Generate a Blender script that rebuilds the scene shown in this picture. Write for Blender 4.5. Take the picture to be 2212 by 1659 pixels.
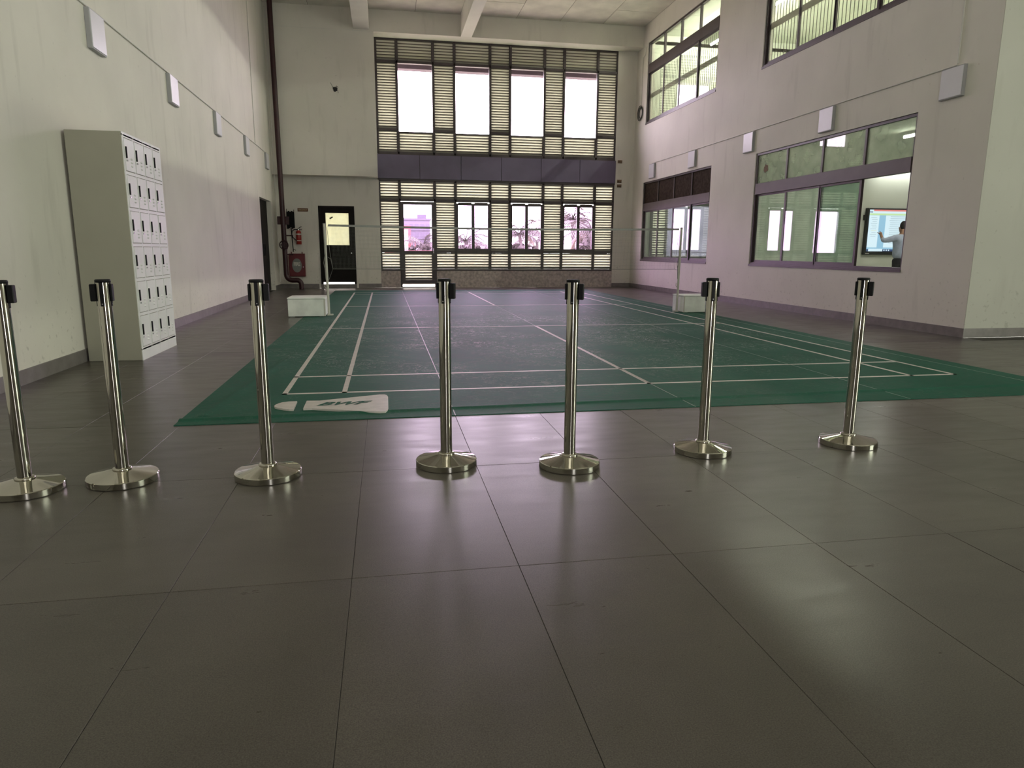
import bpy, bmesh, math, random
from mathutils import Matrix, Vector
random.seed(7)
sc = bpy.context.scene
for o in list(bpy.data.objects):
    bpy.data.objects.remove(o)
COL = sc.collection

# ------------------------------------------------------------------ camera
IW, IH, FPX = 2212, 1659, 1498.0
CAM = Vector((0.8277, -5.5753, 1.131))
YAW, PITCH, ROLL = 0.1797, 0.1906, -0.0055
_f = Vector((math.sin(YAW)*math.cos(PITCH), math.cos(YAW)*math.cos(PITCH), -math.sin(PITCH)))
_r0 = Vector((math.cos(YAW), -math.sin(YAW), 0)); _d0 = _f.cross(_r0)
_r = _r0*math.cos(ROLL)+_d0*math.sin(ROLL); _d = _d0*math.cos(ROLL)-_r0*math.sin(ROLL)
cd = bpy.data.cameras.new('camera'); cam = bpy.data.objects.new('camera', cd); COL.objects.link(cam)
cd.sensor_fit = 'HORIZONTAL'; cd.sensor_width = 36; cd.lens = FPX/IW*36; cd.clip_start = .05; cd.clip_end = 2000
m = Matrix((( _r.x, -_d.x, -_f.x, CAM.x), (_r.y, -_d.y, -_f.y, CAM.y), (_r.z, -_d.z, -_f.z, CAM.z), (0, 0, 0, 1)))
cam.matrix_world = m
sc.camera = cam
def in_view(p, pad=60):
    q = Vector(p)-CAM; w = q.dot(_f)
    if w < .1: return False
    u = IW/2+FPX*q.dot(_r)/w; v = IH/2+FPX*q.dot(_d)/w
    return -pad < u < IW+pad and -pad < v < IH+pad

# ------------------------------------------------------------------ world, light, exposure
SKY = 10.5
w = bpy.data.worlds.new('world'); sc.world = w; w.use_nodes = True
bg = w.node_tree.nodes['Background']; bg.inputs[0].default_value = (1.0, .985, .985, 1); bg.inputs[1].default_value = SKY
sc.view_settings.view_transform = 'Standard'; sc.view_settings.look = 'None'
sc.view_settings.exposure = 0.92; sc.view_settings.gamma = 1.0; sc.view_settings.use_curve_mapping = False
cy = sc.cycles
cy.max_bounces = 10; cy.diffuse_bounces = 4; cy.glossy_bounces = 4; cy.transmission_bounces = 6; cy.transparent_max_bounces = 12
cy.sample_clamp_indirect = 6.0; cy.caustics_reflective = False; cy.caustics_refractive = False
cy.use_denoising = True
def portal(name, loc, rot, sx, sy):
    l = bpy.data.lights.new(name, 'AREA'); l.shape = 'RECTANGLE'; l.size = sx; l.size_y = sy; l.cycles.is_portal = True
    o = bpy.data.objects.new(name, l); COL.objects.link(o); o.location = loc; o.rotation_euler = rot
    return o
FY, RX, LX, CZ = 15.78, 8.5, -2.185, 7.57          # far wall, right wall, left wall, ceiling
BY = -8.6                                          # back of the hall, behind the camera
LBX = 14.0                                          # right end of the lobby beside the hall
portal('sky_portal_upper', (4.3, FY+.3, 5.45), (math.pi/2, 0, math.pi), 7.2, 3.2)
portal('sky_portal_lower', (3.4, FY+.3, 1.6), (math.pi/2, 0, math.pi), 9.2, 3.2)
portal('sky_portal_back', (2.05, BY-.15, 1.2), (-math.pi/2, 0, math.pi), 1.0, 2.6)
portal('sky_portal_added_high', (5.75, BY-.15, 5.8), (-math.pi/2, 0, math.pi), 14.6, 2.6)
portal('sky_portal_lobby', (LBX+.15, -5.9, 2.1), (0, math.pi/2, 0), 4.0, 4.4)

# ------------------------------------------------------------------ materials
M = {}
def nm(name):
    mt = bpy.data.materials.new(name); mt.use_nodes = True; M[name] = mt
    nt = mt.node_tree; return mt, nt, nt.nodes, nt.links, nt.nodes['Principled BSDF']
def col(c): return (c[0], c[1], c[2], 1)
def plain(name, c, rough=.5, metal=0, spec=.5, var=.06, scale=6, bump=0, bscale=80, emit=None, estr=0):
    mt, nt, N, L, b = nm(name)
    tc = N.new('ShaderNodeTexCoord'); n = N.new('ShaderNodeTexNoise'); n.inputs['Scale'].default_value = scale; n.inputs['Detail'].default_value = 4
    L.new(tc.outputs['Object'], n.inputs['Vector'])
    r = N.new('ShaderNodeValToRGB'); e = r.color_ramp.elements
    e[0].position = .3; e[1].position = .7
    e[0].color = col([x*(1-var) for x in c]); e[1].color = col([min(1, x*(1+var)) for x in c])
    L.new(n.outputs['Fac'], r.inputs[0]); L.new(r.outputs[0], b.inputs['Base Color'])
    b.inputs['Roughness'].default_value = rough; b.inputs['Metallic'].default_value = metal; b.inputs['Specular IOR Level'].default_value = spec
    if bump:
        n2 = N.new('ShaderNodeTexNoise'); n2.inputs['Scale'].default_value = bscale; n2.inputs['Detail'].default_value = 5; L.new(tc.outputs['Object'], n2.inputs['Vector'])
        bp = N.new('ShaderNodeBump'); bp.inputs['Strength'].default_value = bump; bp.inputs['Distance'].default_value = .01
        L.new(n2.outputs['Fac'], bp.inputs['Height']); L.new(bp.outputs[0], b.inputs['Normal'])
    if emit:
        b.inputs['Emission Color'].default_value = col(emit); b.inputs['Emission Strength'].default_value = estr
    return mt
def wall_mat(name, c, stain):
    mt, nt, N, L, b = nm(name)
    tc = N.new('ShaderNodeTexCoord')
    n1 = N.new('ShaderNodeTexNoise'); n1.inputs['Scale'].default_value = .9; n1.inputs['Detail'].default_value = 6
    n2 = N.new('ShaderNodeTexNoise'); n2.inputs['Scale'].default_value = 16; n2.inputs['Detail'].default_value = 5
    mp = N.new('ShaderNodeMapping'); mp.inputs['Scale'].default_value = (3, 3, .5)
    n3 = N.new('ShaderNodeTexNoise'); n3.inputs['Scale'].default_value = 1.6; n3.inputs['Detail'].default_value = 7
    L.new(tc.outputs['Object'], n1.inputs['Vector']); L.new(tc.outputs['Object'], n2.inputs['Vector']); L.new(tc.outputs['Object'], mp.inputs['Vector']); L.new(mp.outputs[0], n3.inputs['Vector'])
    r1 = N.new('ShaderNodeValToRGB'); r1.color_ramp.elements[0].position = .3; r1.color_ramp.elements[1].position = .7
    r1.color_ramp.elements[0].color = col([x*.93 for x in c]); r1.color_ramp.elements[1].color = col([x*1.03 for x in c])
    L.new(n1.outputs['Fac'], r1.inputs[0])
    # scuffs and damp marks: sparse specks, more of them low on the wall
    sp = N.new('ShaderNodeSeparateXYZ'); L.new(tc.outputs['Object'], sp.inputs[0])
    mr = N.new('ShaderNodeMapRange'); mr.inputs['From Min'].default_value = 0; mr.inputs['From Max'].default_value = 1.3; mr.inputs['To Min'].default_value = .10; mr.inputs['To Max'].default_value = 0
    L.new(sp.outputs['Z'], mr.inputs['Value'])
    ad = N.new('ShaderNodeMath'); ad.operation = 'ADD'; L.new(n2.outputs['Fac'], ad.inputs[0]); L.new(mr.outputs[0], ad.inputs[1])
    ra = N.new('ShaderNodeValToRGB'); ra.color_ramp.elements[0].position = .68; ra.color_ramp.elements[1].position = .80
    L.new(ad.outputs[0], ra.inputs[0])
    rb = N.new('ShaderNodeValToRGB'); rb.color_ramp.elements[0].position = .58; rb.color_ramp.elements[1].position = .78
    L.new(n3.outputs['Fac'], rb.inputs[0])
    mu = N.new('ShaderNodeMath'); mu.operation = 'MULTIPLY'; mu.inputs[1].default_value = .55; L.new(rb.outputs[0], mu.inputs[0])
    mx0 = N.new('ShaderNodeMath'); mx0.operation = 'MAXIMUM'; L.new(ra.outputs[0], mx0.inputs[0]); L.new(mu.outputs[0], mx0.inputs[1])
    ms = N.new('ShaderNodeMath'); ms.operation = 'MULTIPLY'; ms.inputs[1].default_value = stain; L.new(mx0.outputs[0], ms.inputs[0])
    mx = N.new('ShaderNodeMix'); mx.data_type = 'RGBA'; L.new(ms.outputs[0], mx.inputs['Factor']); L.new(r1.outputs[0], mx.inputs['A']); mx.inputs['B'].default_value = (.22, .20, .16, 1)
    L.new(mx.outputs['Result'], b.inputs['Base Color']); b.inputs['Roughness'].default_value = .75; b.inputs['Specular IOR Level'].default_value = .25
    bp = N.new('ShaderNodeBump'); bp.inputs['Strength'].default_value = .12; bp.inputs['Distance'].default_value = .004
    n4 = N.new('ShaderNodeTexNoise'); n4.inputs['Scale'].default_value = 60; L.new(tc.outputs['Object'], n4.inputs['Vector']); L.new(n4.outputs['Fac'], bp.inputs['Height']); L.new(bp.outputs[0], b.inputs['Normal'])
    return mt
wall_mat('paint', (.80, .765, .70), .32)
wall_mat('paint_back_dimmed', (.30, .27, .23), .35)  # dark tone stands in for the dim space behind the camera
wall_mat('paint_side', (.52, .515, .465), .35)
plain('room_paint', (.62, .64, .56), .8, var=.03, scale=1)
def tile_mat(name, c, rlo, rhi):
    mt, nt, N, L, b = nm(name)
    tc = N.new('ShaderNodeTexCoord'); geo = N.new('ShaderNodeNewGeometry'); oi = N.new('ShaderNodeObjectInfo')
    n1 = N.new('ShaderNodeTexNoise'); n1.inputs['Scale'].default_value = 1.1; n1.inputs['Detail'].default_value = 8; n1.inputs['Roughness'].default_value = .62
    n2 = N.new('ShaderNodeTexNoise'); n2.inputs['Scale'].default_value = 260; n2.inputs['Detail'].default_value = 2
    mp = N.new('ShaderNodeMapping'); mp.inputs['Scale'].default_value = (1.2, 4.5, 1); L.new(geo.outputs['Position'], mp.inputs['Vector'])
    n3 = N.new('ShaderNodeTexNoise'); n3.inputs['Scale'].default_value = 2.2; n3.inputs['Detail'].default_value = 9; n3.inputs['Roughness'].default_value = .6; n3.inputs['Distortion'].default_value = .3
    L.new(mp.outputs[0], n3.inputs['Vector'])
    for n in (n1, n2): L.new(geo.outputs['Position'], n.inputs['Vector'])
    r = N.new('ShaderNodeValToRGB'); e = r.color_ramp.elements; e[0].position = .3; e[1].position = .72
    e[0].color = col([x*.80 for x in c]); e[1].color = col([x*1.15 for x in c]); L.new(n1.outputs['Fac'], r.inputs[0])
    hsv = N.new('ShaderNodeHueSaturation'); mr = N.new('ShaderNodeMapRange'); mr.inputs['To Min'].default_value = .93; mr.inputs['To Max'].default_value = 1.07
    L.new(oi.outputs['Random'], mr.inputs['Value']); L.new(mr.outputs[0], hsv.inputs['Value']); L.new(r.outputs[0], hsv.inputs['Color'])
    sk = N.new('ShaderNodeMix'); sk.data_type = 'RGBA'; sk.blend_type = 'OVERLAY'; sk.inputs['Factor'].default_value = .75
    L.new(hsv.outputs[0], sk.inputs['A']); L.new(n2.outputs['Color'], sk.inputs['B'])
    bw = N.new('ShaderNodeRGBToBW'); L.new(n2.outputs['Fac'], bw.inputs[0]); L.new(bw.outputs[0], sk.inputs['B'])
    L.new(sk.outputs['Result'], b.inputs['Base Color'])
    mr2 = N.new('ShaderNodeMapRange'); mr2.inputs['From Min'].default_value = .18; mr2.inputs['From Max'].default_value = .84; mr2.inputs['To Min'].default_value = rlo; mr2.inputs['To Max'].default_value = rhi
    L.new(n3.outputs['Fac'], mr2.inputs['Value']); L.new(mr2.outputs[0], b.inputs['Roughness'])
    b.inputs['Specular IOR Level'].default_value = .29
    return mt
tile_mat('tile', (.094, .084, .071), .24, .40)
tile_mat('tile_band', (.060, .050, .045), .25, .40)
plain('grout', (.05, .045, .04), .8)
plain('skirting', (.20, .18, .175), .38, var=.15, scale=9)
def mat_green():
    mt, nt, N, L, b = nm('court_green')
    geo = N.new('ShaderNodeNewGeometry')
    n1 = N.new('ShaderNodeTexNoise'); n1.inputs['Scale'].default_value = 1.3; n1.inputs['Detail'].default_value = 6; L.new(geo.outputs['Position'], n1.inputs['Vector'])
    r = N.new('ShaderNodeValToRGB'); e = r.color_ramp.elements; e[0].position = .3; e[1].position = .7; e[0].color = (.016, .088, .058, 1); e[1].color = (.022, .112, .075, 1)
    L.new(n1.outputs['Fac'], r.inputs[0])
    # scuffs left by shoes: thin curved scratches, in patches in the play area
    wv = N.new('ShaderNodeTexNoise'); wv.inputs['Scale'].default_value = 3.2; wv.inputs['Detail'].default_value = 3; wv.inputs['Distortion'].default_value = 2.2; L.new(geo.outputs['Position'], wv.inputs['Vector'])
    s1 = N.new('ShaderNodeMath'); s1.operation = 'SUBTRACT'; s1.inputs[1].default_value = .5; L.new(wv.outputs['Fac'], s1.inputs[0])
    s2 = N.new('ShaderNodeMath'); s2.operation = 'ABSOLUTE'; L.new(s1.outputs[0], s2.inputs[0])
    s3 = N.new('ShaderNodeMapRange'); s3.inputs['From Min'].default_value = 0; s3.inputs['From Max'].default_value = .020; s3.inputs['To Min'].default_value = 1; s3.inputs['To Max'].default_value = 0; L.new(s2.outputs[0], s3.inputs['Value'])
    wv2 = N.new('ShaderNodeTexNoise'); wv2.inputs['Scale'].default_value = 8.0; wv2.inputs['Detail'].default_value = 1; wv2.inputs['Distortion'].default_value = 3.5; L.new(geo.outputs['Position'], wv2.inputs['Vector'])
    t1 = N.new('ShaderNodeMath'); t1.operation = 'SUBTRACT'; t1.inputs[1].default_value = .52; L.new(wv2.outputs['Fac'], t1.inputs[0])
    t2 = N.new('ShaderNodeMath'); t2.operation = 'ABSOLUTE'; L.new(t1.outputs[0], t2.inputs[0])
    t3 = N.new('ShaderNodeMapRange'); t3.inputs['From Min'].default_value = 0; t3.inputs['From Max'].default_value = .022; t3.inputs['To Min'].default_value = .8; t3.inputs['To Max'].default_value = 0; L.new(t2.outputs[0], t3.inputs['Value'])
    t4 = N.new('ShaderNodeMath'); t4.operation = 'MAXIMUM'; L.new(s3.outputs[0], t4.inputs[0]); L.new(t3.outputs[0], t4.inputs[1]); s3 = t4
    n2 = N.new('ShaderNodeTexNoise'); n2.inputs['Scale'].default_value = .8; n2.inputs['Detail'].default_value = 5; L.new(geo.outputs['Position'], n2.inputs['Vector'])
    p = N.new('ShaderNodeMapRange'); p.inputs['From Min'].default_value = .40; p.inputs['From Max'].default_value = .56; L.new(n2.outputs['Fac'], p.inputs['Value'])
    mu = N.new('ShaderNodeMath'); mu.operation = 'MULTIPLY'; L.new(s3.outputs[0], mu.inputs[0]); L.new(p.outputs[0], mu.inputs[1])
    vd = N.new('ShaderNodeVectorMath'); vd.operation = 'DISTANCE'; L.new(geo.outputs['Position'], vd.inputs[0]); vd.inputs[1].default_value = (2.5, 4.2, 0)
    vm_ = N.new('ShaderNodeMapRange'); vm_.inputs['From Min'].default_value = 1.4; vm_.inputs['From Max'].default_value = 4.6; vm_.inputs['To Min'].default_value = 1; vm_.inputs['To Max'].default_value = .06; L.new(vd.outputs['Value'], vm_.inputs['Value'])
    mk = N.new('ShaderNodeMath'); mk.operation = 'MULTIPLY'; L.new(mu.outputs[0], mk.inputs[0]); L.new(vm_.outputs[0], mk.inputs[1]); mu = mk
    mu2 = N.new('ShaderNodeMath'); mu2.operation = 'MULTIPLY'; mu2.inputs[1].default_value = 1.0; L.new(mu.outputs[0], mu2.inputs[0])
    mx = N.new('ShaderNodeMix'); mx.data_type = 'RGBA'; L.new(mu2.outputs[0], mx.inputs['Factor']); L.new(r.outputs[0], mx.inputs['A']); mx.inputs['B'].default_value = (.42, .44, .43, 1)
    mp = N.new('ShaderNodeMapping'); mp.inputs['Scale'].default_value = (2, 10, 1); L.new(geo.outputs['Position'], mp.inputs['Vector'])
    n3 = N.new('ShaderNodeTexNoise'); n3.inputs['Scale'].default_value = 4; n3.inputs['Detail'].default_value = 8; n3.inputs['Roughness'].default_value = .7; L.new(mp.outputs[0], n3.inputs['Vector'])
    hv = N.new('ShaderNodeHueSaturation'); hr = N.new('ShaderNodeMapRange'); hr.inputs['From Min'].default_value = .3; hr.inputs['From Max'].default_value = .7; hr.inputs['To Min'].default_value = .72; hr.inputs['To Max'].default_value = 1.28
    L.new(n3.outputs['Fac'], hr.inputs['Value']); L.new(hr.outputs[0], hv.inputs['Value']); L.new(mx.outputs['Result'], hv.inputs['Color']); L.new(hv.outputs[0], b.inputs['Base Color'])
    rr = N.new('ShaderNodeMapRange'); rr.inputs['From Min'].default_value = .3; rr.inputs['From Max'].default_value = .7; rr.inputs['To Min'].default_value = .48; rr.inputs['To Max'].default_value = .70; L.new(n3.outputs['Fac'], rr.inputs['Value'])
    L.new(rr.outputs[0], b.inputs['Roughness']); b.inputs['Specular IOR Level'].default_value = .10
    bp = N.new('ShaderNodeBump'); bp.inputs['Strength'].default_value = .18; bp.inputs['Distance'].default_value = .004; L.new(n3.outputs['Fac'], bp.inputs['Height']); L.new(bp.outputs[0], b.inputs['Normal'])
mat_green()
plain('court_line', (.60, .56, .52), .45, var=.10, scale=12)
plain('seam_weld', (.23, .29, .26), .4)
def steel():
    mt, nt, N, L, b = nm('steel')
    b.inputs['Base Color'].default_value = (.50, .48, .42, 1); b.inputs['Metallic'].default_value = 1
    tc = N.new('ShaderNodeTexCoord'); n = N.new('ShaderNodeTexNoise'); n.inputs['Scale'].default_value = 8; n.inputs['Detail'].default_value = 3; L.new(tc.outputs['Object'], n.inputs['Vector'])
    mr = N.new('ShaderNodeMapRange'); mr.inputs['To Min'].default_value = .035; mr.inputs['To Max'].default_value = .085; L.new(n.outputs['Fac'], mr.inputs['Value']); L.new(mr.outputs[0], b.inputs['Roughness'])
steel()
plain('black_plastic', (.006, .006, .007), .5, spec=.2)
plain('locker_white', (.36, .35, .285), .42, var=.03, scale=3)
plain('door_metal', (.85, .86, .84), .42, var=.03, scale=5)
plain('chrome', (.7, .7, .7), .2, metal=1)
plain('frame_dark', (.070, .052, .055), .42, var=.12)
plain('frame_brown', (.085, .066, .064), .45, var=.12, scale=3)
plain('spandrel', (.150, .122, .205), .38, var=.08, scale=2)
plain('plinth_stone', (.46, .39, .37), .6, var=.30, scale=14, bump=.4, bscale=30)
plain('concrete', (.72, .69, .62), .85, var=.16, scale=1.6, bump=.25, bscale=12)
plain('concrete_joint', (.22, .20, .17), .9)
plain('beam_paint', (.80, .78, .73), .7, var=.04, scale=2)
plain('light_white', (.76, .75, .79), .35, var=.01)
plain('light_body', (.40, .40, .42), .5, var=.02)
plain('conduit', (.72, .70, .65), .5)
plain('cable_dark', (.03, .03, .03), .6)
plain('pipe_red', (.034, .005, .008), .42, var=.15)
plain('cabinet_red', (.12, .009, .014), .42, var=.12)
plain('ext_red', (.32, .022, .016), .3)
plain('sign_brown', (.16, .055, .02), .5)
plain('sign_text', (.55, .45, .28), .5)
plain('label_white', (.60, .58, .52), .5)
plain('cab_glass', (.20, .21, .20), .25)
plain('door_dark', (.010, .0075, .007), .6, spec=.15, var=.2)
plain('box_white', (.84, .87, .82), .6, var=.12, scale=5)
plain('post_paint', (.55, .54, .47), .45)
plain('net_tape', (.30, .30, .29), .7)
plain('net_cord', (.22, .22, .20), .8)
plain('rust', (.20, .13, .08), .8, var=.3, scale=40)
plain('skin', (.30, .17, .11), .5)
plain('shirt', (.36, .41, .52), .8, var=.10, scale=14)
plain('trouser', (.012, .012, .015), .8)
plain('hair', (.008, .007, .007), .6)
plain('tv_black', (.010, .011, .012), .3)
plain('chair_black', (.008, .008, .008), .7, spec=.15)
def emis(name, c, s):
    mt, nt, N, L, b = nm(name); b.inputs['Base Color'].default_value = col([x*.05 for x in c])
    b.inputs['Emission Color'].default_value = col(c); b.inputs['Emission Strength'].default_value = s
emis('scr_white', (.72, .92, 1.0), .48); emis('scr_blue', (.36, .66, .86), .42); emis('scr_red', (.85, .28, .25), .45); emis('scr_green', (.62, .88, .45), .45)
emis('scr_grey', (.40, .52, .58), .40); emis('scr_navy', (.06, .10, .22), .35); emis('scr_yellow', (.85, .8, .3), .45)
emis('tube_light', (1.0, .97, .88), 62.0)
plain('palm_leaf', (.042, .042, .034), .5, var=.3, scale=3)
plain('palm_dry', (.10, .08, .05), .6, var=.3, scale=3)
plain('palm_trunk', (.06, .05, .045), .8, var=.25)
plain('shrub_leaf', (.06, .058, .048), .6, var=.35, scale=2)
plain('far_wall_paint', (.085, .085, .105), .8); plain('far_window', (.045, .045, .062), .4); plain('red_paint', (.20, .055, .055), .7); plain('red_roof', (.16, .05, .045), .8)
plain('ext_concrete', (.10, .080, .088), .8, var=.1); plain('ext_slab', (.66, .61, .58), .8, var=.1); plain('lawn', (.26, .26, .18), .9, var=.3, scale=.2)
def glass(name, tint, gl=1.6, rough=0.0, haze=None, hz=0):
    mt, nt, N, L, b = nm(name); N.remove(b); out = N['Material Output']
    t = N.new('ShaderNodeBsdfTransparent'); t.inputs[0].default_value = col(tint)
    g = N.new('ShaderNodeBsdfGlossy'); g.inputs['Color'].default_value = (.95, .95, .95, 1); g.inputs['Roughness'].default_value = rough
    f = N.new('ShaderNodeFresnel'); ge = N.new('ShaderNodeNewGeometry'); io = N.new('ShaderNodeMapRange'); io.inputs['To Min'].default_value = 1.5; io.inputs['To Max'].default_value = 1/1.5
    L.new(ge.outputs['Backfacing'], io.inputs['Value']); L.new(io.outputs[0], f.inputs['IOR'])
    mu = N.new('ShaderNodeMath'); mu.operation = 'MULTIPLY'; mu.use_clamp = True; mu.inputs[1].default_value = gl; L.new(f.outputs[0], mu.inputs[0])
    base = t
    if haze:
        d = N.new('ShaderNodeBsdfDiffuse'); d.inputs[0].default_value = col(haze)
        tr = N.new('ShaderNodeBsdfTranslucent'); tr.inputs[0].default_value = col(haze)
        ms = N.new('ShaderNodeMixShader'); ms.inputs[0].default_value = .5; L.new(d.outputs[0], ms.inputs[1]); L.new(tr.outputs[0], ms.inputs[2])
        mm = N.new('ShaderNodeMixShader')
        n = N.new('ShaderNodeTexNoise'); n.inputs['Scale'].default_value = 3; n.inputs['Detail'].default_value = 6
        mr = N.new('ShaderNodeMapRange'); mr.inputs['From Min'].default_value = .3; mr.inputs['From Max'].default_value = .7; mr.inputs['To Min'].default_value = hz*.7; mr.inputs['To Max'].default_value = min(1, hz*1.3)
        tc = N.new('ShaderNodeTexCoord'); L.new(tc.outputs['Object'], n.inputs['Vector']); L.new(n.outputs['Fac'], mr.inputs['Value']); L.new(mr.outputs[0], mm.inputs[0])
        L.new(t.outputs[0], mm.inputs[1]); L.new(ms.outputs[0], mm.inputs[2]); base = mm
    mx = N.new('ShaderNodeMixShader'); L.new(mu.outputs[0], mx.inputs[0]); L.new(base.outputs[0], mx.inputs[1]); L.new(g.outputs[0], mx.inputs[2]); L.new(mx.outputs[0], out.inputs['Surface'])
glass('glass_lilac', (.94, .865, .955), .8)
glass('glass_lilac_low', (.90, .735, .93), .8)
glass('glass_green', (.84, .91, .865), .75, haze=(.46, .53, .49), hz=.16)
glass('glass_green_dirty', (.80, .86, .79), .7, haze=(.50, .53, .45), hz=.42)
glass('glass_clear', (.88, .91, .84), 1.6)
glass('glass_lobby', (.86, .90, .82), 1.0)  # slight green tint stands in for light coming off vegetation
glass('glass_back', (.39, .39, .365), 1.0)  # tint sets the strength of the added light from behind
glass('glass_milk', (.28, .26, .30), .8, haze=(.30, .28, .34), hz=.5)
glass('glass_frost', (.3, .3, .25), 1.0, haze=(.55, .54, .42), hz=.9)
plain('mesh_brown', (.050, .036, .027), .95, spec=.1, var=.35, scale=14)
def slat_mat():
    mt, nt, N, L, b = nm('slat_cream'); out = N['Material Output']
    b.inputs['Base Color'].default_value = (.52, .50, .43, 1); b.inputs['Roughness'].default_value = .5
    tr = N.new('ShaderNodeBsdfTranslucent'); tr.inputs[0].default_value = (.82, .80, .67, 1)
    oi = N.new('ShaderNodeObjectInfo'); mr = N.new('ShaderNodeMapRange'); mr.inputs['To Min'].default_value = SLAT_T*.75; mr.inputs['To Max'].default_value = SLAT_T*1.3
    L.new(oi.outputs['Random'], mr.inputs['Value'])
    mx = N.new('ShaderNodeMixShader'); L.new(mr.outputs[0], mx.inputs[0]); L.new(b.outputs[0], mx.inputs[1]); L.new(tr.outputs[0], mx.inputs[2]); L.new(mx.outputs[0], out.inputs['Surface'])
SLAT_T = .032
slat_mat()
plain('slat_shade', (.11, .09, .075), .5)  # brown that paints the shade lines of the louvres

# ------------------------------------------------------------------ geometry helpers
class MB:
    def __init__(s): s.v = []; s.f = []; s.sm = []
    def add(s, vs, fs, smooth=False):
        k = len(s.v); s.v += [tuple(v) for v in vs]
        for f in fs: s.f.append(tuple(i+k for i in f)); s.sm.append(smooth)
        return s
    def box(s, x0, x1, y0, y1, z0, z1):
        x0, x1 = sorted((x0, x1)); y0, y1 = sorted((y0, y1)); z0, z1 = sorted((z0, z1))
        return s.add([(x0,y0,z0),(x1,y0,z0),(x1,y1,z0),(x0,y1,z0),(x0,y0,z1),(x1,y0,z1),(x1,y1,z1),(x0,y1,z1)],
                     [(0,3,2,1),(4,5,6,7),(0,1,5,4),(1,2,6,5),(2,3,7,6),(3,0,4,7)])
    def cbox(s, x0, x1, y0, y1, z0, z1, c):
        bm = bmesh.new(); bmesh.ops.create_cube(bm, size=1)
        for v in bm.verts: v.co = Vector(((x0+x1)/2+v.co.x*abs(x1-x0), (y0+y1)/2+v.co.y*abs(y1-y0), (z0+z1)/2+v.co.z*abs(z1-z0)))
        bmesh.ops.bevel(bm, geom=list(bm.edges), offset=c, segments=1, affect='EDGES', profile=.5)
        bm.verts.index_update()
        s.add([v.co[:] for v in bm.verts], [[v.index for v in f.verts] for f in bm.faces]); bm.free(); return s
    def cyl(s, p0, p1, r0, r1=None, seg=16, caps=True):
        return s.tube([p0, p1], [r0, r0 if r1 is None else r1], seg, caps)
    def tube(s, path, rad, seg=8, caps=True):
        P = [Vector(p) for p in path]; n = len(P)
        R = rad if isinstance(rad, (list, tuple)) else [rad]*n
        vs = []; up = None
        for i in range(n):
            t = (P[min(i+1, n-1)]-P[max(i-1, 0)]).normalized()
            if up is None: up = Vector((0, 0, 1)) if abs(t.z) < .9 else Vector((1, 0, 0))
            a = t.cross(up).normalized(); b = a.cross(t).normalized(); up = b
            for k in range(seg):
                q = 2*math.pi*k/seg; vs.append(P[i]+(a*math.cos(q)+b*math.sin(q))*R[i])
        fs = [(i*seg+k, i*seg+(k+1) % seg, (i+1)*seg+(k+1) % seg, (i+1)*seg+k) for i in range(n-1) for k in range(seg)]
        s.add(vs, fs, True)
        if caps: s.add(vs[:seg], [tuple(range(seg))]); s.add(vs[-seg:], [tuple(reversed(range(seg)))])
        return s
    def lathe(s, prof, seg=32, c=(0, 0), smooth=True):
        vs = [(c[0]+r*math.cos(2*math.pi*k/seg), c[1]+r*math.sin(2*math.pi*k/seg), z) for r, z in prof for k in range(seg)]
        n = len(prof)
        return s.add(vs, [(i*seg+k, i*seg+(k+1) % seg, (i+1)*seg+(k+1) % seg, (i+1)*seg+k) for i in range(n-1) for k in range(seg)], smooth)
    def prism(s, pts, lo, hi, ax='z'):
        n = len(pts)
        def mk(a, b, h): return {'z': (a, b, h), 'y': (a, h, b), 'x': (h, a, b)}[ax]
        vs = [mk(a, b, lo) for a, b in pts]+[mk(a, b, hi) for a, b in pts]
        return s.add(vs, [tuple(range(n-1, -1, -1)), tuple(range(n, 2*n))]+[(i, (i+1) % n, n+(i+1) % n, n+i) for i in range(n)])
    def mesh(s, name, off=Vector((0, 0, 0))):
        me = bpy.data.meshes.new(name)
        me.from_pydata([(v[0]-off[0], v[1]-off[1], v[2]-off[2]) for v in s.v], [], s.f)
        me.polygons.foreach_set('use_smooth', s.sm); me.validate(); me.update()
        bm = bmesh.new(); bm.from_mesh(me); bmesh.ops.recalc_face_normals(bm, faces=bm.faces); bm.to_mesh(me); bm.free()
        return me
WL = {}
def wl(o): return WL.get(o.name, Vector((0, 0, 0)))
def raw(name, me, mat, parent=None):
    if mat: 
        me.materials.clear(); me.materials.append(M[mat])
    o = bpy.data.objects.new(name, me); COL.objects.link(o)
    if parent: o.parent = parent; WL[o.name] = wl(parent)
    return o
def part(name, mb, mat, parent=None):
    off = wl(parent) if parent else Vector((0, 0, 0))
    return raw(name, mb.mesh(name, off), mat, parent)
def tag(o, label, cat=None, group=None, kind=None):
    if label: o['label'] = label
    if cat: o['category'] = cat
    if group: o['group'] = group
    if kind: o['kind'] = kind
    return o
def thing(name, label, cat, loc=(0, 0, 0), group=None, kind=None):
    o = bpy.data.objects.new(name, None); COL.objects.link(o); o.location = loc; o.empty_display_size = .1
    WL[o.name] = Vector(loc)
    return tag(o, label, cat, group, kind)
def copy_tree(o, parent=None):
    c = o.copy(); COL.objects.link(c); c.parent = parent
    for ch in KIDS(o): copy_tree(ch, c)
    return c
def KIDS(o): return [x for x in list(COL.objects) if x.parent == o]
def single(name, mb, mat, label, cat, group=None, kind=None, loc=None):
    o = raw(name, mb.mesh(name, Vector(loc) if loc else Vector((0, 0, 0))), mat)
    if loc: o.location = loc
    return tag(o, label, cat, group, kind)
def struct(name, mb, mat, label, cat): return single(name, mb, mat, label, cat, kind='structure')
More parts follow.
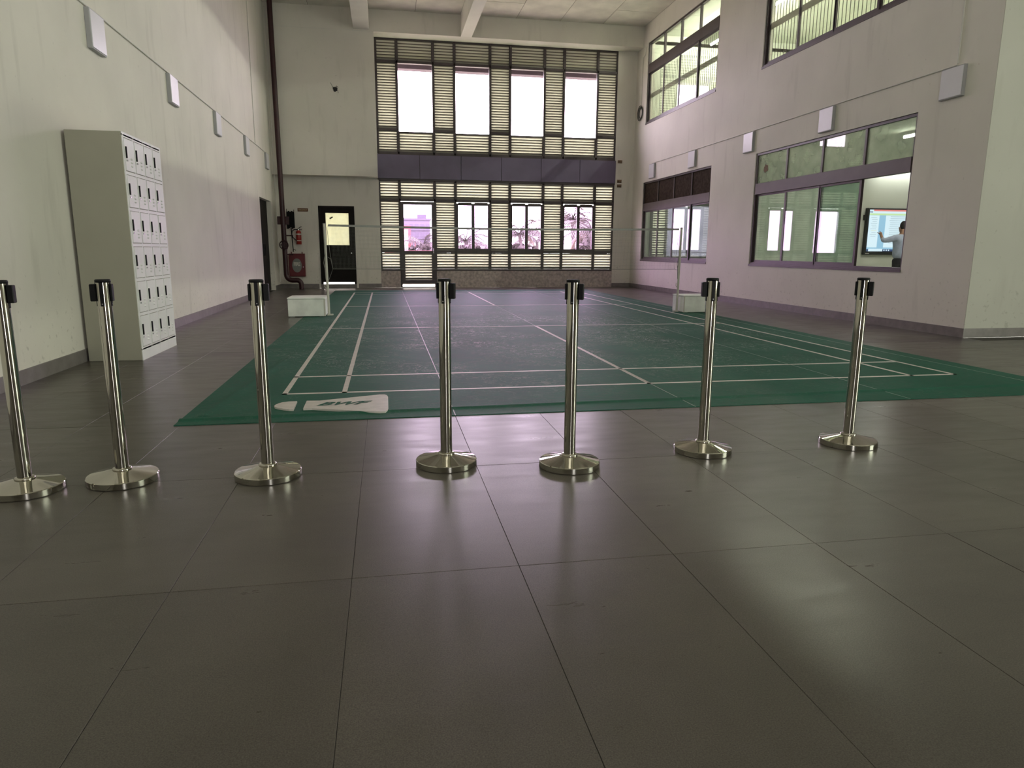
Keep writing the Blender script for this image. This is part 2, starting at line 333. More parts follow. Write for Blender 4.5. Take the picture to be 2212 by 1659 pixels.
def text_mb(txt, size, shear=0, ext=0, bold=0):
    cu = bpy.data.curves.new('lettering', 'FONT'); cu.body = txt; cu.size = size; cu.shear = shear; cu.align_x = 'CENTER'; cu.align_y = 'CENTER'; cu.extrude = ext; cu.offset = bold; cu.resolution_u = 3
    ob = bpy.data.objects.new('lettering', cu); COL.objects.link(ob)
    bpy.context.view_layer.update()
    me = ob.evaluated_get(bpy.context.evaluated_depsgraph_get()).to_mesh()
    mb = MB(); mb.add([v.co[:] for v in me.vertices], [tuple(p.vertices) for p in me.polygons])
    ob.to_mesh_clear(); bpy.data.objects.remove(ob); bpy.data.curves.remove(cu)
    return mb
def xform(mb, fn):
    mb.v = [fn(*v) for v in mb.v]; return mb

# ================================================================== SETTING
# ---- floor
floor = struct('floor', MB().box(LX-.4, LX, 12.5, FY+.2, -.2, -.003).box(LX, LBX, BY, 2.53, -.2, -.003).box(LX, RX, 2.53, FY+.02, -.2, -.003), 'grout', 'large grey stone tiled floor of the sports hall', 'floor')
xs = [.0865+.596*k for k in range(-4, 25)]
xs = [LX]+[x for x in xs if LX+.05 < x < LBX-.05]+[LBX]
ysn = [y for y in [-3.257+1.214*k for k in range(-6, 5)] if y > BY+.1 and y < 2.1]
ysn = [BY]+ysn+[2.2]
ysf = [2.5+1.214*k for k in range(0, 11)]; ysf = ysf+[FY]
cells = []
for ys, xmax in ((ysn, LBX), (ysf, RX)):
    for j in range(len(ys)-1):
        for i in range(len(xs)-1):
            x0, x1 = xs[i], min(xs[i+1], xmax)
            if x1-x0 < .03: continue
            cells.append((x0, x1, ys[j], ys[j+1], 'tile'))
for i in range(len(xs)-1):
    x0, x1 = xs[i], min(xs[i+1], RX)
    if x1-x0 > .03: cells.append((x0, x1, 2.2, 2.5, 'tile_band'))
rest = MB(); cache = {}
for x0, x1, y0, y1, mt in cells:
    g = .0010
    hid = x0 > -.5 and x1 < 6.6 and y0 > -.85 and y1 < 14.35
    vis = not hid and any(in_view((x0+(x1-x0)*a/4, y0+(y1-y0)*b/4, 0), 5) for a in range(5) for b in range(5))
    if not vis:
        rest.box(x0+g, x1-g, y0+g, y1-g, -.003, 0); continue
    wx, wy = round(x1-x0, 3), round(y1-y0, 3)
    if (wx, wy, mt) not in cache:
        cache[(wx, wy, mt)] = MB().cbox(-wx/2+g, wx/2-g, -wy/2+g, wy/2-g, -.012, 0, .0008).mesh('floor_tile')
    o = raw('floor_tile', cache[(wx, wy, mt)], mt, floor); o.location = ((x0+x1)/2, (y0+y1)/2, random.uniform(-.0006, 0))
    o.rotation_euler = (random.uniform(-1, 1)*.0009, random.uniform(-1, 1)*.0012, 0)
r_ = part('floor_tile_field', rest, 'tile', floor); r_['kind'] = 'stuff'

# ---- side walls
DY0, DY1, DZ = 13.0, 14.80, 2.40
mb = MB().box(LX-.3, LX, BY, DY0, 0, CZ).box(LX-.3, LX, DY1, FY+.3, 0, CZ).box(LX-.3, LX, DY0, DY1, DZ, CZ)
struct('wall_left', mb, 'paint', 'tall cream painted wall on the left with damp stains', 'wall')
Y0D, Y1D, Y0C, Y1C = 3.83, 8.37, 10.41, 14.89
ZL0, ZL1, ZU0, ZU1 = .86, 3.13, 4.80, 7.02
mb = MB()
for a, b in ((0, ZL0), (ZL1, ZU0), (ZU1, CZ)): mb.box(RX, RX+.2, 2.536, FY+.3, a, b)
for a, b in ((ZL0, ZL1), (ZU0, ZU1)):
    for c, d in ((2.536, Y0D), (Y1D, Y0C), (Y1C, FY+.3)): mb.box(RX, RX+.2, c, d, a, b)
struct('wall_right', mb, 'paint', 'long cream painted wall on the right pierced by four windows', 'wall')
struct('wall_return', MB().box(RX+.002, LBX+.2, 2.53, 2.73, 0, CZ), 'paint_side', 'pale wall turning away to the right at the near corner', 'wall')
# ---- far wall (lower wall set back, upper part and beam proud of it)
D2X0, D2X1, D2Z = -1.03, -.01, 2.365
UX = .70; PY = 15.28
mb = MB().box(LX, D2X0, FY, FY+.2, 0, 3.2).box(D2X1, .72, FY, FY+.2, 0, 3.2).box(D2X0, D2X1, FY, FY+.2, D2Z, 3.2)
mb.box(LX, UX, PY, FY+.2, 3.17, CZ).box(7.90, RX, FY, FY+.2, 0, CZ).box(UX, RX, PY, FY+.2, 7.0, CZ)
struct('wall_far', mb, 'paint', 'cream far wall around the tall louvred windows', 'wall')
single('trim_1', MB().box(LX, UX, PY-.004, PY, 6.995, 7.003), 'conduit', 'thin plaster joint line across the upper left far wall', 'trim', kind='structure')
# ---- back and lobby walls behind the camera
CLX0, CLX1, CLZ0, CLZ1 = -1.4, 12.9, 4.6, 7.0
mb = MB().box(LX-.3, 1.8, BY-.2, BY, 0, CLZ0).box(2.35, LBX+.2, BY-.2, BY, 0, CLZ0).box(1.8, 2.35, BY-.2, BY, 2.4, CLZ0)
mb.box(LX-.3, CLX0, BY-.2, BY, CLZ0, CZ).box(CLX1, LBX+.2, BY-.2, BY, CLZ0, CZ).box(CLX0, CLX1, BY-.2, BY, CLZ1, CZ)
struct('wall_back', mb, 'paint_back_dimmed', 'unseen brown back wall with an entrance, kept dark for the post reflections', 'wall')
t = thing('added_back_window', 'unseen wide high window added to light the hall from behind', 'window', (5.75, BY, CLZ0), kind='structure')  # unseen glazing, added so sky light reaches the far wall
mb = MB()
for k in range(11): mb.box(CLX0+k*1.43-.03, CLX0+k*1.43+.03, BY-.12, BY-.04, CLZ0, CLZ1)
mb.box(CLX0, CLX1, BY-.12, BY-.04, CLZ0, CLZ0+.06).box(CLX0, CLX1, BY-.12, BY-.04, CLZ1-.06, CLZ1).box(CLX0, CLX1, BY-.12, BY-.04, 5.77, 5.83)
part('window_frame', mb, 'frame_dark', t); part('pane', MB().box(CLX0, CLX1, BY-.085, BY-.08, CLZ0, CLZ1), 'glass_back', t)
LW0, LW1 = -8.0, -3.8
mb = MB().box(LBX, LBX+.2, BY, LW0, 0, CZ).box(LBX, LBX+.2, LW1, 2.53, 0, CZ).box(LBX, LBX+.2, LW0, LW1, 0, .3).box(LBX, LBX+.2, LW0, LW1, 4.0, CZ)
struct('wall_lobby', mb, 'paint_side', 'pale end wall of the lobby beside the hall with an added window', 'wall')
t = thing('added_lobby_window', 'unseen window added in the lobby end wall for side light', 'window', (LBX, -6.7, .3), kind='structure')  # unseen opening, placed and sized to bring in light from the side
mb = MB()
for y in (LW0, (LW0+LW1)/2, LW1): mb.box(LBX+.02, LBX+.08, y-.03, y+.03, .3, 4.0)
mb.box(LBX+.02, LBX+.08, LW0, LW1, .3, .36).box(LBX+.02, LBX+.08, LW0, LW1, 3.94, 4.0)
part('window_frame', mb, 'frame_dark', t); part('pane', MB().box(LBX+.045, LBX+.05, LW0, LW1, .3, 4.0), 'glass_lobby', t)
# ---- ceiling with formwork panels and beams
ceil = struct('ceiling', MB().box(LX-.3, LBX+.2, BY-.2, FY+.2, CZ+.012, CZ+.25), 'concrete_joint', 'raw concrete ceiling slab with formwork panel marks', 'ceiling')
cc = {}
bx = [(LX, .16), (.58, 3.10), (3.41, RX)]
for a, b in bx:
    n = max(1, round((b-a)/1.27)); dx = (b-a)/n
    for i in range(n):
        y = PY; j = 0
        while y > 6:
            dy = 2.42 if (j+i) % 3 else 1.21
            key = (round(dx, 3), dy)
            if key not in cc: cc[key] = MB().cbox(-dx/2+.006, dx/2-.006, -dy/2+.006, dy/2-.006, -.004, .02, .003).mesh('formwork_panel')
            o = raw('formwork_panel', cc[key], 'concrete', ceil); o.location = (a+dx*(i+.5), y-dy/2, CZ+random.uniform(-.001, .003)); y -= dy; j += 1
p_ = part('formwork_field', MB().box(LX, LBX, BY, 6, CZ+.002, CZ+.012), 'concrete', ceil)
struct('ceiling_beam', MB().box(.16, .58, BY, PY, 7.04, CZ+.01), 'beam_paint', 'left white downstand ceiling beam running to the far wall', 'beam')
struct('ceiling_beam', MB().box(3.10, 3.41, BY, PY, 7.0, CZ+.01), 'beam_paint', 'right white downstand ceiling beam above the louvred windows', 'beam')
# ---- skirting
bh = .125; bt = .014
struct('baseboard_left', MB().box(LX, LX+bt, BY, DY0-.05, 0, bh).box(LX, LX+bt, DY1+.02, FY, 0, bh), 'skirting', 'grey stone skirting along the left wall', 'baseboard')
struct('baseboard_right', MB().box(RX-bt, RX, 2.53, FY, 0, bh), 'skirting', 'grey stone skirting along the right wall', 'baseboard')
struct('baseboard_far', MB().box(LX+bt, D2X0-.06, FY-bt, FY, 0, bh).box(D2X1+.06, .72, FY-bt, FY, 0, bh).box(7.90, RX-bt, FY-bt, FY, 0, bh), 'skirting', 'grey stone skirting along the far wall', 'baseboard')
struct('baseboard_return', MB().box(RX-bt, LBX, 2.53-bt, 2.53, 0, bh), 'skirting', 'grey stone skirting below the near right return wall', 'baseboard')

# ---- far facade: louvred windows
CX = [.72, 1.315, 2.345, 2.965, 4.01, 4.615, 5.648, 6.25, 7.285, 7.90]
slat_cache = {}
def slat_mesh(wd):
    k = round(wd, 3)
    if k not in slat_cache:
        t = .0035; a = .046; tl = math.radians(37)
        c, s_ = math.cos(tl), math.sin(tl)
        pts = [(-a, -t), (a, -t), (a, t), (-a, t)]
        pts = [(-(u*s_)+v*c, u*c+v*s_) for u, v in pts]     # (y, z): top edge leans into the hall
        mb = MB().prism([(y, z) for y, z in pts], -k/2, k/2, 'x'); nb = len(mb.f)
        ly, lz = pts[1]; mb.box(-k/2, k/2, ly-.004, ly+.004, lz-.026, lz+.001)      # dark strip at the top inner edge, standing in for shade between slats
        me = mb.mesh('louvre_slat'); me.materials.append(M['slat_cream']); me.materials.append(M['slat_shade'])
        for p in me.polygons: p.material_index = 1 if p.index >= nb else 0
        slat_cache[k] = me
    return slat_cache[k]
def louvre(parent, x0, x1, z0, z1, fy=FY+.07):
    e = .014
    mb = MB().box(x0, x0+e, fy-.03, fy+.03, z0, z1).box(x1-e, x1, fy-.03, fy+.03, z0, z1)
    pn = part('louvre_panel', mb, 'frame_dark', parent)
    n = max(2, round((z1-z0)/.0755)); dz = (z1-z0)/n
    me = slat_mesh(x1-x0-2*e)
    for k in range(n):
        o = bpy.data.objects.new('louvre_slat', me); COL.objects.link(o); o.parent = pn
        o.location = Vector(((x0+x1)/2, fy, z0+dz*(k+.5)))-wl(pn); o.rotation_euler.x = random.uniform(-.03, .03)
    return pn
fw = .028
w1 = thing('window_1', 'upper tall window of cream louvres and four white glass panes', 'window', (4.3, FY, 3.87), kind='structure')
mb = MB(); ya, yb = FY+.01, FY+.13
for x in CX: mb.box(x-fw, x+fw, ya, yb, 3.87, 7.02)
mb.box(CX[0], CX[-1], ya, yb, 6.97, 7.02).box(CX[0], CX[-1], ya, yb, 6.35, 6.42).box(CX[0], CX[-1], ya, yb, 3.85, 3.93)
for i in (0, 2, 4, 6, 8): mb.box(CX[i], CX[i+1], ya, yb, 4.51, 4.575)
for i in (1, 3, 5, 7): mb.box(CX[i], CX[i+1], ya+.03, yb, 4.47, 4.50)
part('window_frame', mb, 'frame_dark', w1)
for i in range(9):
    x0, x1 = CX[i]+fw, CX[i+1]-fw
    louvre(w1, x0, x1, 6.42, 6.97)
    if i % 2:
        louvre(w1, x0, x1, 3.93, 4.47)
        part('pane', MB().box(x0, x1, FY+.08, FY+.086, 4.50, 6.35), 'glass_lilac', w1)
    else:
        louvre(w1, x0, x1, 4.575, 6.35); louvre(w1, x0, x1, 3.93, 4.51)
# dark panel band between the two windows
sp = thing('trim_2', 'dark slate blue band of six flat panels between the windows', 'panel', (4.3, FY, 3.15), kind='structure')
sx = [.69, 1.914, 3.132, 4.345, 5.563, 6.774, 7.92]
for i in range(6): part('panel', MB().cbox(sx[i]+.006, sx[i+1]-.006, FY-.03, FY+.05, 3.175, 3.845, .002), 'spandrel', sp)
part('backing', MB().box(.69, 7.92, FY+.0, FY+.2, 3.13, 3.86), 'frame_dark', sp)
w2 = thing('window_2', 'lower window of cream louvres with three dark framed casements', 'window', (4.3, FY, .53), kind='structure')
mb = MB()
for i, x in enumerate(CX): mb.box(x-fw, x+fw, ya, yb, .53 if i not in (1, 2) else 0, 3.15)
mb.box(CX[0], CX[-1], ya, yb, 3.09, 3.15).box(CX[0], CX[-1], ya, yb, 2.54, 2.61)
mb.box(CX[0], CX[1], ya, yb, 1.04, 1.11).box(CX[2], CX[-1], ya, yb, 1.04, 1.11).box(CX[0], CX[1], ya, yb, .50, .56).box(CX[2], CX[-1], ya, yb, .50, .56)
part('window_frame', mb, 'frame_dark', w2)
for i in range(9):
    x0, x1 = CX[i]+fw, CX[i+1]-fw
    louvre(w2, x0, x1, 2.61, 3.09)
    if i == 1: continue
    louvre(w2, x0, x1, .56, 1.04)
    if i % 2 == 0: louvre(w2, x0, x1, 1.11, 2.54)
    else:
        xm = (x0+x1)/2
        for a, b in ((x0, xm), (xm, x1)):
            s_ = .045
            mb = MB().box(a, a+s_, FY, FY+.06, 1.11, 2.50).box(b-s_, b, FY, FY+.06, 1.11, 2.50).box(a+s_, b-s_, FY, FY+.06, 1.11, 1.11+.06).box(a+s_, b-s_, FY, FY+.06, 2.44, 2.530)
            sash = part('casement_sash', mb, 'frame_dark', w2)
            part('pane', MB().box(a+s_, b-s_, FY+.03, FY+.036, 1.17, 2.44), 'glass_lilac_low', sash)
        part('window_handle', MB().cyl((xm+.012, FY-.02, 1.72), (xm+.012, FY-.02, 1.85), .01, seg=8).box(xm, xm+.024, FY-.02, FY, 1.70, 1.74), 'black_plastic', w2)
mb = MB(); mb.box(CX[0]-.01, CX[1]-fw, FY-.01, FY+.15, 0, .50)
pl = struct('trim_3', mb, 'plinth_stone', 'short dark stone plinth left of the glazed door', 'plinth')
struct('trim_4', MB().box(CX[2]+fw, 7.90, FY-.01, FY+.15, 0, .50), 'plinth_stone', 'long dark stone plinth under the louvred window', 'plinth')
# glazed door in the facade
d3 = thing('door_3', 'dark framed glass door with louvred lower half in the far wall', 'door', (1.83, FY, .1), kind='structure')
x0, x1 = CX[1]+fw, CX[2]-fw
mb = MB().box(x0, x0+.075, FY-.01, FY+.05, .11, 2.525).box(x1-.075, x1, FY-.01, FY+.05, .11, 2.525).box(x0+.075, x1-.075, FY-.01, FY+.05, 2.44, 2.525).box(x0+.075, x1-.075, FY-.01, FY+.05, 1.02, 1.10).box(x0+.075, x1-.075, FY-.01, FY+.05, .11, .23)
part('door_frame', mb, 'frame_dark', d3)
part('pane', MB().box(x0+.075, x1-.075, FY+.02, FY+.026, 1.10, 2.44), 'glass_lilac_low', d3)
louvre(d3, x0+.075, x1-.075, .23, 1.02, FY+.025)
part('door_handle', MB().cyl((x1-.03, FY-.05, 1.02), (x1-.03, FY-.05, 1.18), .011, seg=8).box(x1-.045, x1-.015, FY-.05, FY-.01, 1.03, 1.05).box(x1-.045, x1-.015, FY-.05, FY-.01, 1.15, 1.17), 'chrome', d3)
part('threshold', MB().box(x0, x1, FY-.02, FY+.15, 0, .03), 'plinth_stone', d3)
# ---- dark door with a frosted pane in the far wall
d2 = thing('door_2', 'dark brown door with a frosted upper pane in the far wall', 'door', (-.52, FY, 0), kind='structure')
mb = MB().box(D2X0, D2X0+.06, FY-.02, FY+.1, 0, D2Z).box(D2X1-.06, D2X1, FY-.02, FY+.1, 0, D2Z).box(D2X0+.06, D2X1-.06, FY-.02, FY+.1, D2Z-.06, D2Z)
part('door_frame', mb, 'door_dark', d2)
a, b = D2X0+.03, D2X1-.03; gx0, gx1, gz0, gz1 = -.835, -.18, 1.25, 2.17
mb = MB().box(a, gx0, FY+.01, FY+.05, .17, D2Z-.03).box(gx1, b, FY+.01, FY+.05, .17, D2Z-.03).box(gx0, gx1, FY+.01, FY+.05, .17, gz0).box(gx0, gx1, FY+.01, FY+.05, gz1, D2Z-.03)
lf = part('door_leaf', mb, 'door_dark', d2)
part('pane', MB().box(gx0, gx1, FY+.025, FY+.033, gz0, gz1), 'glass_frost', lf)
part('sticker', xform(MB().box(-.05, .05, FY+.018, FY+.022, -.02, .02), lambda x, y, z: (-.675+x*.87-z*.5, y, 2.03+x*.5+z*.87)), 'cable_dark', lf)
part('door_handle', MB().cyl((-.13, FY+.01, 1.02), (-.13, FY-.03, 1.02), .018, seg=10), 'chrome', lf)
part('threshold', MB().box(D2X0, D2X1, FY-.03, FY+.18, 0, .115), 'skirting', d2)
# ---- dark doorway in the left wall
d1 = thing('door_1', 'dark recessed double door in the left wall', 'door', (LX-.1, 13.9, 0), kind='structure')
ym = (DY0+DY1)/2
for a, b in ((DY0, ym-.004), (ym+.004, DY1)):
    lf = part('door_leaf', MB().cbox(LX-.16, LX-.12, a, b, .01, DZ, .004), 'door_dark', d1)
    part('door_handle', MB().cyl((LX-.09, (b-.1 if b < ym else a+.1), .95), (LX-.09, (b-.1 if b < ym else a+.1), 1.25), .012, seg=8), 'black_plastic', lf)
part('door_frame', MB().box(LX-.3, LX-.17, DY0-.02, DY1+.02, 0, DZ+.02), 'door_dark', d1)

# ---- windows of the right wall
XF0, XF1 = RX+.02, RX+.10
def rwindow(name, label, y0, y1, z0, z1, zt0, zt1, topmat, botmat, open_last=False, bars=False):
    t = thing(name, label, 'window', (RX, (y0+y1)/2, z0), kind='structure')
    f = .045
    mb = MB().box(XF0, XF1, y0, y0+f, z0, z1).box(XF0, XF1, y1-f, y1, z0, z1).box(XF0, XF1, y0+f, y1-f, z0, z0+f).box(XF0, XF1, y0+f, y1-f, z1-f, z1)
    dy = (y1-y0)/4
    for k in (1, 2, 3): mb.box(XF0+.01, XF1-.01, y0+k*dy-.024, y0+k*dy+.024, zt1, z1-f)
    part('window_frame', mb, 'frame_dark', t)
    part('transom', MB().cbox(XF0-.012, XF1, y0+f, y1-f, zt0, zt1, .004), 'frame_brown', t)
    part('sill', MB().box(RX-.012, XF0, y0, y1, z0-.03, z0+.012), 'frame_brown', t)
    for k in range(4):
        a, b = y0+k*dy+.018, y0+(k+1)*dy-.018
        if k == 0: a = y0+f
        if k == 3: b = y1-f
        part('pane', MB().box(RX+.055, RX+.061, a, b, zt1, z1-f), topmat, t)
    ys = [y0+f+(y1-y0-2*f)*k/4 for k in range(5)]
    for k in range(4):                       # k = 0 is the sash nearest the camera
        a, b = ys[k]-.015, ys[k+1]+.015
        xo = RX+.035 if k in (1, 2) else RX+.062
        if k == 0: a = ys[0]
        if k == 3: b = ys[4]
        if open_last and k == 0: a, b, xo = ys[1]-.0, ys[2]+.02, RX+.068
        s_ = .052
        mb = MB().box(xo, xo+.022, a, a+s_, z0+f, zt0).box(xo, xo+.022, b-s_, b, z0+f, zt0).box(xo, xo+.022, a+s_, b-s_, z0+f, z0+f+.05).box(xo, xo+.022, a+s_, b-s_, zt0-.035, zt0)
        sash = part('sliding_sash', mb, 'frame_dark', t)
        part('pane', MB().box(xo+.008, xo+.013, a+s_, b-s_, z0+f+.05, zt0-.035), botmat, sash)
    if bars:
        gt = thing('window_grille', bars, 'grille', (RX+.17, (y0+y1)/2, z0), group='grilles behind the upper windows')
        bm_ = MB().cyl((0, 0, 0), (0, 0, zt0-z0), .006, seg=6).mesh('bar')
        bm_.materials.append(M['cable_dark'])
        n = int((y1-y0)/.105)
        for k in range(n):
            o = bpy.data.objects.new('bar', bm_); COL.objects.link(o); o.parent = gt; o.location = (0, y0-(y0+y1)/2+(k+.5)*(y1-y0)/n, 0)
        part('rail', MB().box(RX+.155, RX+.185, y0, y1, z0+.74, z0+.86), 'conduit', gt)
        part('rail', MB().box(RX+.16, RX+.18, y0, y1, z0+.005, z0+.03), 'conduit', gt)
    return t
rwindow('window_3', 'upper right window nearest the far corner', Y0C, Y1C, ZU0, ZU1, 6.18, 6.43, 'glass_clear', 'glass_clear', bars='dark thin bars behind the upper window nearest the far corner')
rwindow('window_4', 'upper right window cut by the top of the photo', Y0D, Y1D, ZU0, ZU1, 6.18, 6.43, 'glass_clear', 'glass_clear', bars='dark thin bars behind the upper window cut by the photo top')
rwindow('window_5', 'lower right window with dark brown mesh top panes', Y0C, Y1C, ZL0, ZL1, 2.30, 2.52, 'mesh_brown', 'glass_green')
w6 = rwindow('window_6', 'lower right window with one sash slid open onto a classroom', Y0D, Y1D, ZL0, ZL1, 2.30, 2.52, 'glass_green_dirty', 'glass_green', open_last=True)
pts = [(8.02+.085*math.cos(q*math.pi/5)*(1+.25*math.sin(q*2.3)), 2.80+.075*math.sin(q*math.pi/5)*(1+.2*math.cos(q*3.1))) for q in range(10)]
part('broken_patch', MB().prism(pts, RX+.048, RX+.054, 'x'), 'rust', w6)
# ---- rooms behind the right wall
RXX = 15.2
for nmn, lab, y0, y1, z0, z1 in (('classroom_shell', 'cream walled classroom behind the open window', 2.73, 9.3, 0, 3.45), ('room_shell', 'pale room behind the brown meshed window', 9.45, FY+.2, 0, 3.45), ('gallery_shell', 'bright upper gallery behind the barred windows', 2.73, FY+.2, 3.9, CZ)):
    X0 = RX+.2
    mb = MB().box(X0, RXX, y0, y1, z0-.1, z0).box(X0, RXX, y0, y1, z1, z1+.1).box(RXX, RXX+.1, y0, y1, z0, z1).box(X0, RXX, y0-.06, y0, z0, z1)
    if nmn == 'room_shell':
        mb.box(X0, 9.2, y1-.06, y1, z0, z1).box(12.2, RXX, y1-.06, y1, z0, z1).box(9.2, 12.2, y1-.06, y1, z0, .9).box(9.2, 12.2, y1-.06, y1, 2.6, z1)
    else: mb.box(X0, RXX, y1-.0, y1+.06, z0, z1)
    single(nmn, mb, 'room_paint', lab, 'room', kind='structure')
portal('sky_portal_room', (10.7, FY+.3, 1.75), (math.pi/2, 0, math.pi), 3.0, 1.7)
t = thing('window_7', 'louvred outer window of the room behind the meshed window', 'window', (10.7, FY+.15, .9), kind='structure')
mb = MB()
for x in (9.2, 9.7, 10.45, 11.2, 11.7, 12.2): mb.box(x-.03, x+.03, FY+.08, FY+.16, .9, 2.6)
mb.box(9.2, 12.2, FY+.08, FY+.16, .9, .96).box(9.2, 12.2, FY+.08, FY+.16, 2.54, 2.6); part('window_frame', mb, 'frame_dark', t)
louvre(t, 9.23, 9.67, .96, 2.54, FY+.12); louvre(t, 11.73, 12.17, .96, 2.54, FY+.12)
for a, b in ((9.73, 10.42), (10.48, 11.17), (11.23, 11.67)): part('pane', MB().box(a, b, FY+.11, FY+.116, .96, 2.54), 'glass_milk', t)
emis('tube_soft', (.97, 1.0, .93), 11.0); emis('tube_strong', (1.0, .98, .90), 250.0)
def tube_lamp(loc, along, ln, label, mat='tube_light'):
    t = thing('tube_lamp', label, 'lamp', loc, group='ceiling tube lamps beyond the right wall')
    x, y, z = loc; d = Vector((1, 0, 0)) if along == 'x' else Vector((0, 1, 0)); c = Vector(loc)
    e = d*ln/2; q = Vector((.05, .05, 0))
    a_, b_ = c-e, c+e
    part('housing', MB().box(min(a_.x, b_.x)-.04, max(a_.x, b_.x)+.04, min(a_.y, b_.y)-.04, max(a_.y, b_.y)+.04, z+.03, z+.07), 'light_white', t)
    part('tube', MB().cyl(a_, b_, .02, seg=10), mat, t)
tube_lamp((12.6, 9.1, 2.98), 'x', 1.25, 'glowing tube lamp above the screen in the classroom', 'tube_soft')
tube_lamp((11.0, 6.0, 3.36), 'y', 2.4, 'tube lamp on the classroom ceiling over its middle')
tube_lamp((13.2, 5.0, 3.36), 'y', 2.4, 'tube lamp on the classroom ceiling by its far side')
tube_lamp((11.0, 12.6, 3.36), 'y', 2.4, 'tube lamp in the room behind the meshed window')
for k, y in enumerate((4.5, 8.0, 11.5, 14.5)):
    tube_lamp((10.8, y, 7.3), 'y', 2.4, ['first', 'second', 'third', 'fourth'][k]+' gallery ceiling tube lamp counted from the near end', 'tube_strong')

# ================================================================== THINGS
# ---- court mat
mat = thing('court_mat', 'green badminton court mat with white lines', 'mat', (3.05, 6.75, 0))
MX = [-.55, 1.28, 3.055, 4.85, 6.65]; MY0, MY1, MT = -.90, 14.40, .005
def crease_h(x, y):
    yc = -.74+.042*x if x < 2 else -.655+.028*(x-2)
    h = .013*math.exp(-((y-yc)/.030)**2)
    h += .010*math.exp(-((x-(-.40+.09*(y+.36)))/.035)**2)*(1 if -.7 < y < 3.2 else 0)*min(1, max(0, (3.2-y)/1.5))
    return h
ygrid = [MY0+.02*k for k in range(0, 26)]+[-.38+.2*k for k in range(1, 18)]+[3.4+1.1*k for k in range(0, 10)]+[MY1]
ygrid = sorted(set(round(y, 4) for y in ygrid if MY0 <= y <= MY1))
for i in range(4):
    x0, x1 = MX[i]+.0015, MX[i+1]-.0015
    xg = [x0+(x1-x0)*k/8 for k in range(9)] if i else sorted(set([x0+.02*k for k in range(0, 18)]+[x0+.36+(x1-x0-.36)*k/8 for k in range(9)]))
    nx, ny = len(xg), len(ygrid); mb = MB()
    vs = [(x, y, MT+crease_h(x, y)) for y in ygrid for x in xg]
    mb.add(vs, [(j*nx+k, j*nx+k+1, (j+1)*nx+k+1, (j+1)*nx+k) for j in range(ny-1) for k in range(nx-1)], True)
    rim = [j*nx for j in range(ny)]+[(ny-1)*nx+k for k in range(1, nx)]+[j*nx+nx-1 for j in range(ny-2, -1, -1)]+[k for k in range(nx-2, 0, -1)]
    lo = [(vs[r][0], vs[r][1], .0002) for r in rim]; hi = [vs[r] for r in rim]; n = len(rim)
    mb.add(hi+lo, [(k, (k+1) % n, n+(k+1) % n, n+k) for k in range(n)])
    part('mat_strip', mb, 'court_green', mat)
for x in MX[1:4]: part('seam', MB().box(x-.0035, x+.0035, MY0, MY1, .004, MT+.0012), 'seam_weld', mat)
part('seam', MB().box(6.44, 6.448, MY0+.3, MY1, .004, MT+.001), 'seam_weld', mat)
def cline(x0, x1, y0, y1): part('court_line', MB().box(x0, x1, y0, y1, .004, MT+.0012), 'court_line', mat)
for x in (0, .46, 5.60, 6.06): cline(x, x+.04, 0, 13.4)
for y in (0, .76, 4.72-.04, 8.68, 12.60, 13.36): cline(.0, 6.1, y, y+.04)
cline(3.03, 3.07, 0, 4.72); cline(3.03, 3.07, 8.68, 13.4)
em = part('emblem', MB().prism([(.156,-.324),(.162,-.594),(.133,-.59),(.085,-.562),(.043,-.524),(.019,-.489),(.012,-.458),(.017,-.422),(.03,-.383),(.056,-.346),(.099,-.325)], .004, MT+.0135)
    .prism([(.224,-.321),(.227,-.584),(.289,-.585),(.691,-.745),(.763,-.764),(.8,-.762),(.819,-.723),(.823,-.646),(.823,-.272),(.815,-.206),(.797,-.176),(.759,-.17),(.315,-.33)], .004, MT+.0135), 'court_line', mat)
em['label'] = 'white shuttle emblem with green lettering'
# slanted fast lettering
mb = text_mb('BWF', .15, .55, 0, .0055)
x_lo = min(v[0] for v in mb.v); x_hi = max(v[0] for v in mb.v); y_lo = min(v[1] for v in mb.v); y_hi = max(v[1] for v in mb.v)
xform(mb, lambda x, y, z: (.31+(x-x_lo)/(x_hi-x_lo)*.40, -.512+(y-y_lo)/(y_hi-y_lo)*.115, MT+.0150))
part('lettering', mb, 'court_green', em)

# ---- stanchions
def make_stanchion():
    t = thing('queue_stanchion', '', '', (0, 0, 0))
    R = .162
    part('base', MB().lathe([(0, 0), (R-.003, 0)], 64).lathe([(R-.003, 0), (R, .003)], 64).lathe([(R, .003), (R, .031)], 64).lathe([(R, .031), (R-.003, .034)], 64).lathe([(R-.003, .034), (R*.6, .0475), (.055, .058), (.031, .062)], 64), 'steel', t)
    part('collar', MB().lathe([(.031, .060), (.044, .060), (.044, .066), (.040, .070), (.031, .071)], 40), 'steel', t)
    part('tube', MB().lathe([(.0305, .06), (.0305, .972)], 40), 'steel', t)
    part('cap', MB().lathe([(.0, .987), (.030, .987), (.034, .983), (.034, .974), (.0295, .972), (0, .972)], 40), 'black_plastic', t)
    for k in range(4):
        a = k*math.pi/2; c, s_ = math.cos(a), math.sin(a)
        rot = lambda x, y, z: (x*c-y*s_, x*s_+y*c, z)
        mb = MB().cbox(.026, .0325, -.0085, .0085, .862, .973, .001)
        sl = part('belt_slot', xform(mb, rot), 'black_plastic', t)
        part('screw', xform(MB().cyl((.0325, 0, .873), (.0335, 0, .873), .003, seg=8), rot), 'chrome', sl)
        if k == 0: part('belt_clip', xform(MB().cbox(.030, .056, -.017, .017, .885, .965, .003), rot), 'black_plastic', t)
        if k == 2: part('belt_end', xform(MB().cbox(.030, .040, -.013, .013, .885, .965, .002), rot), 'black_plastic', t)
    return t
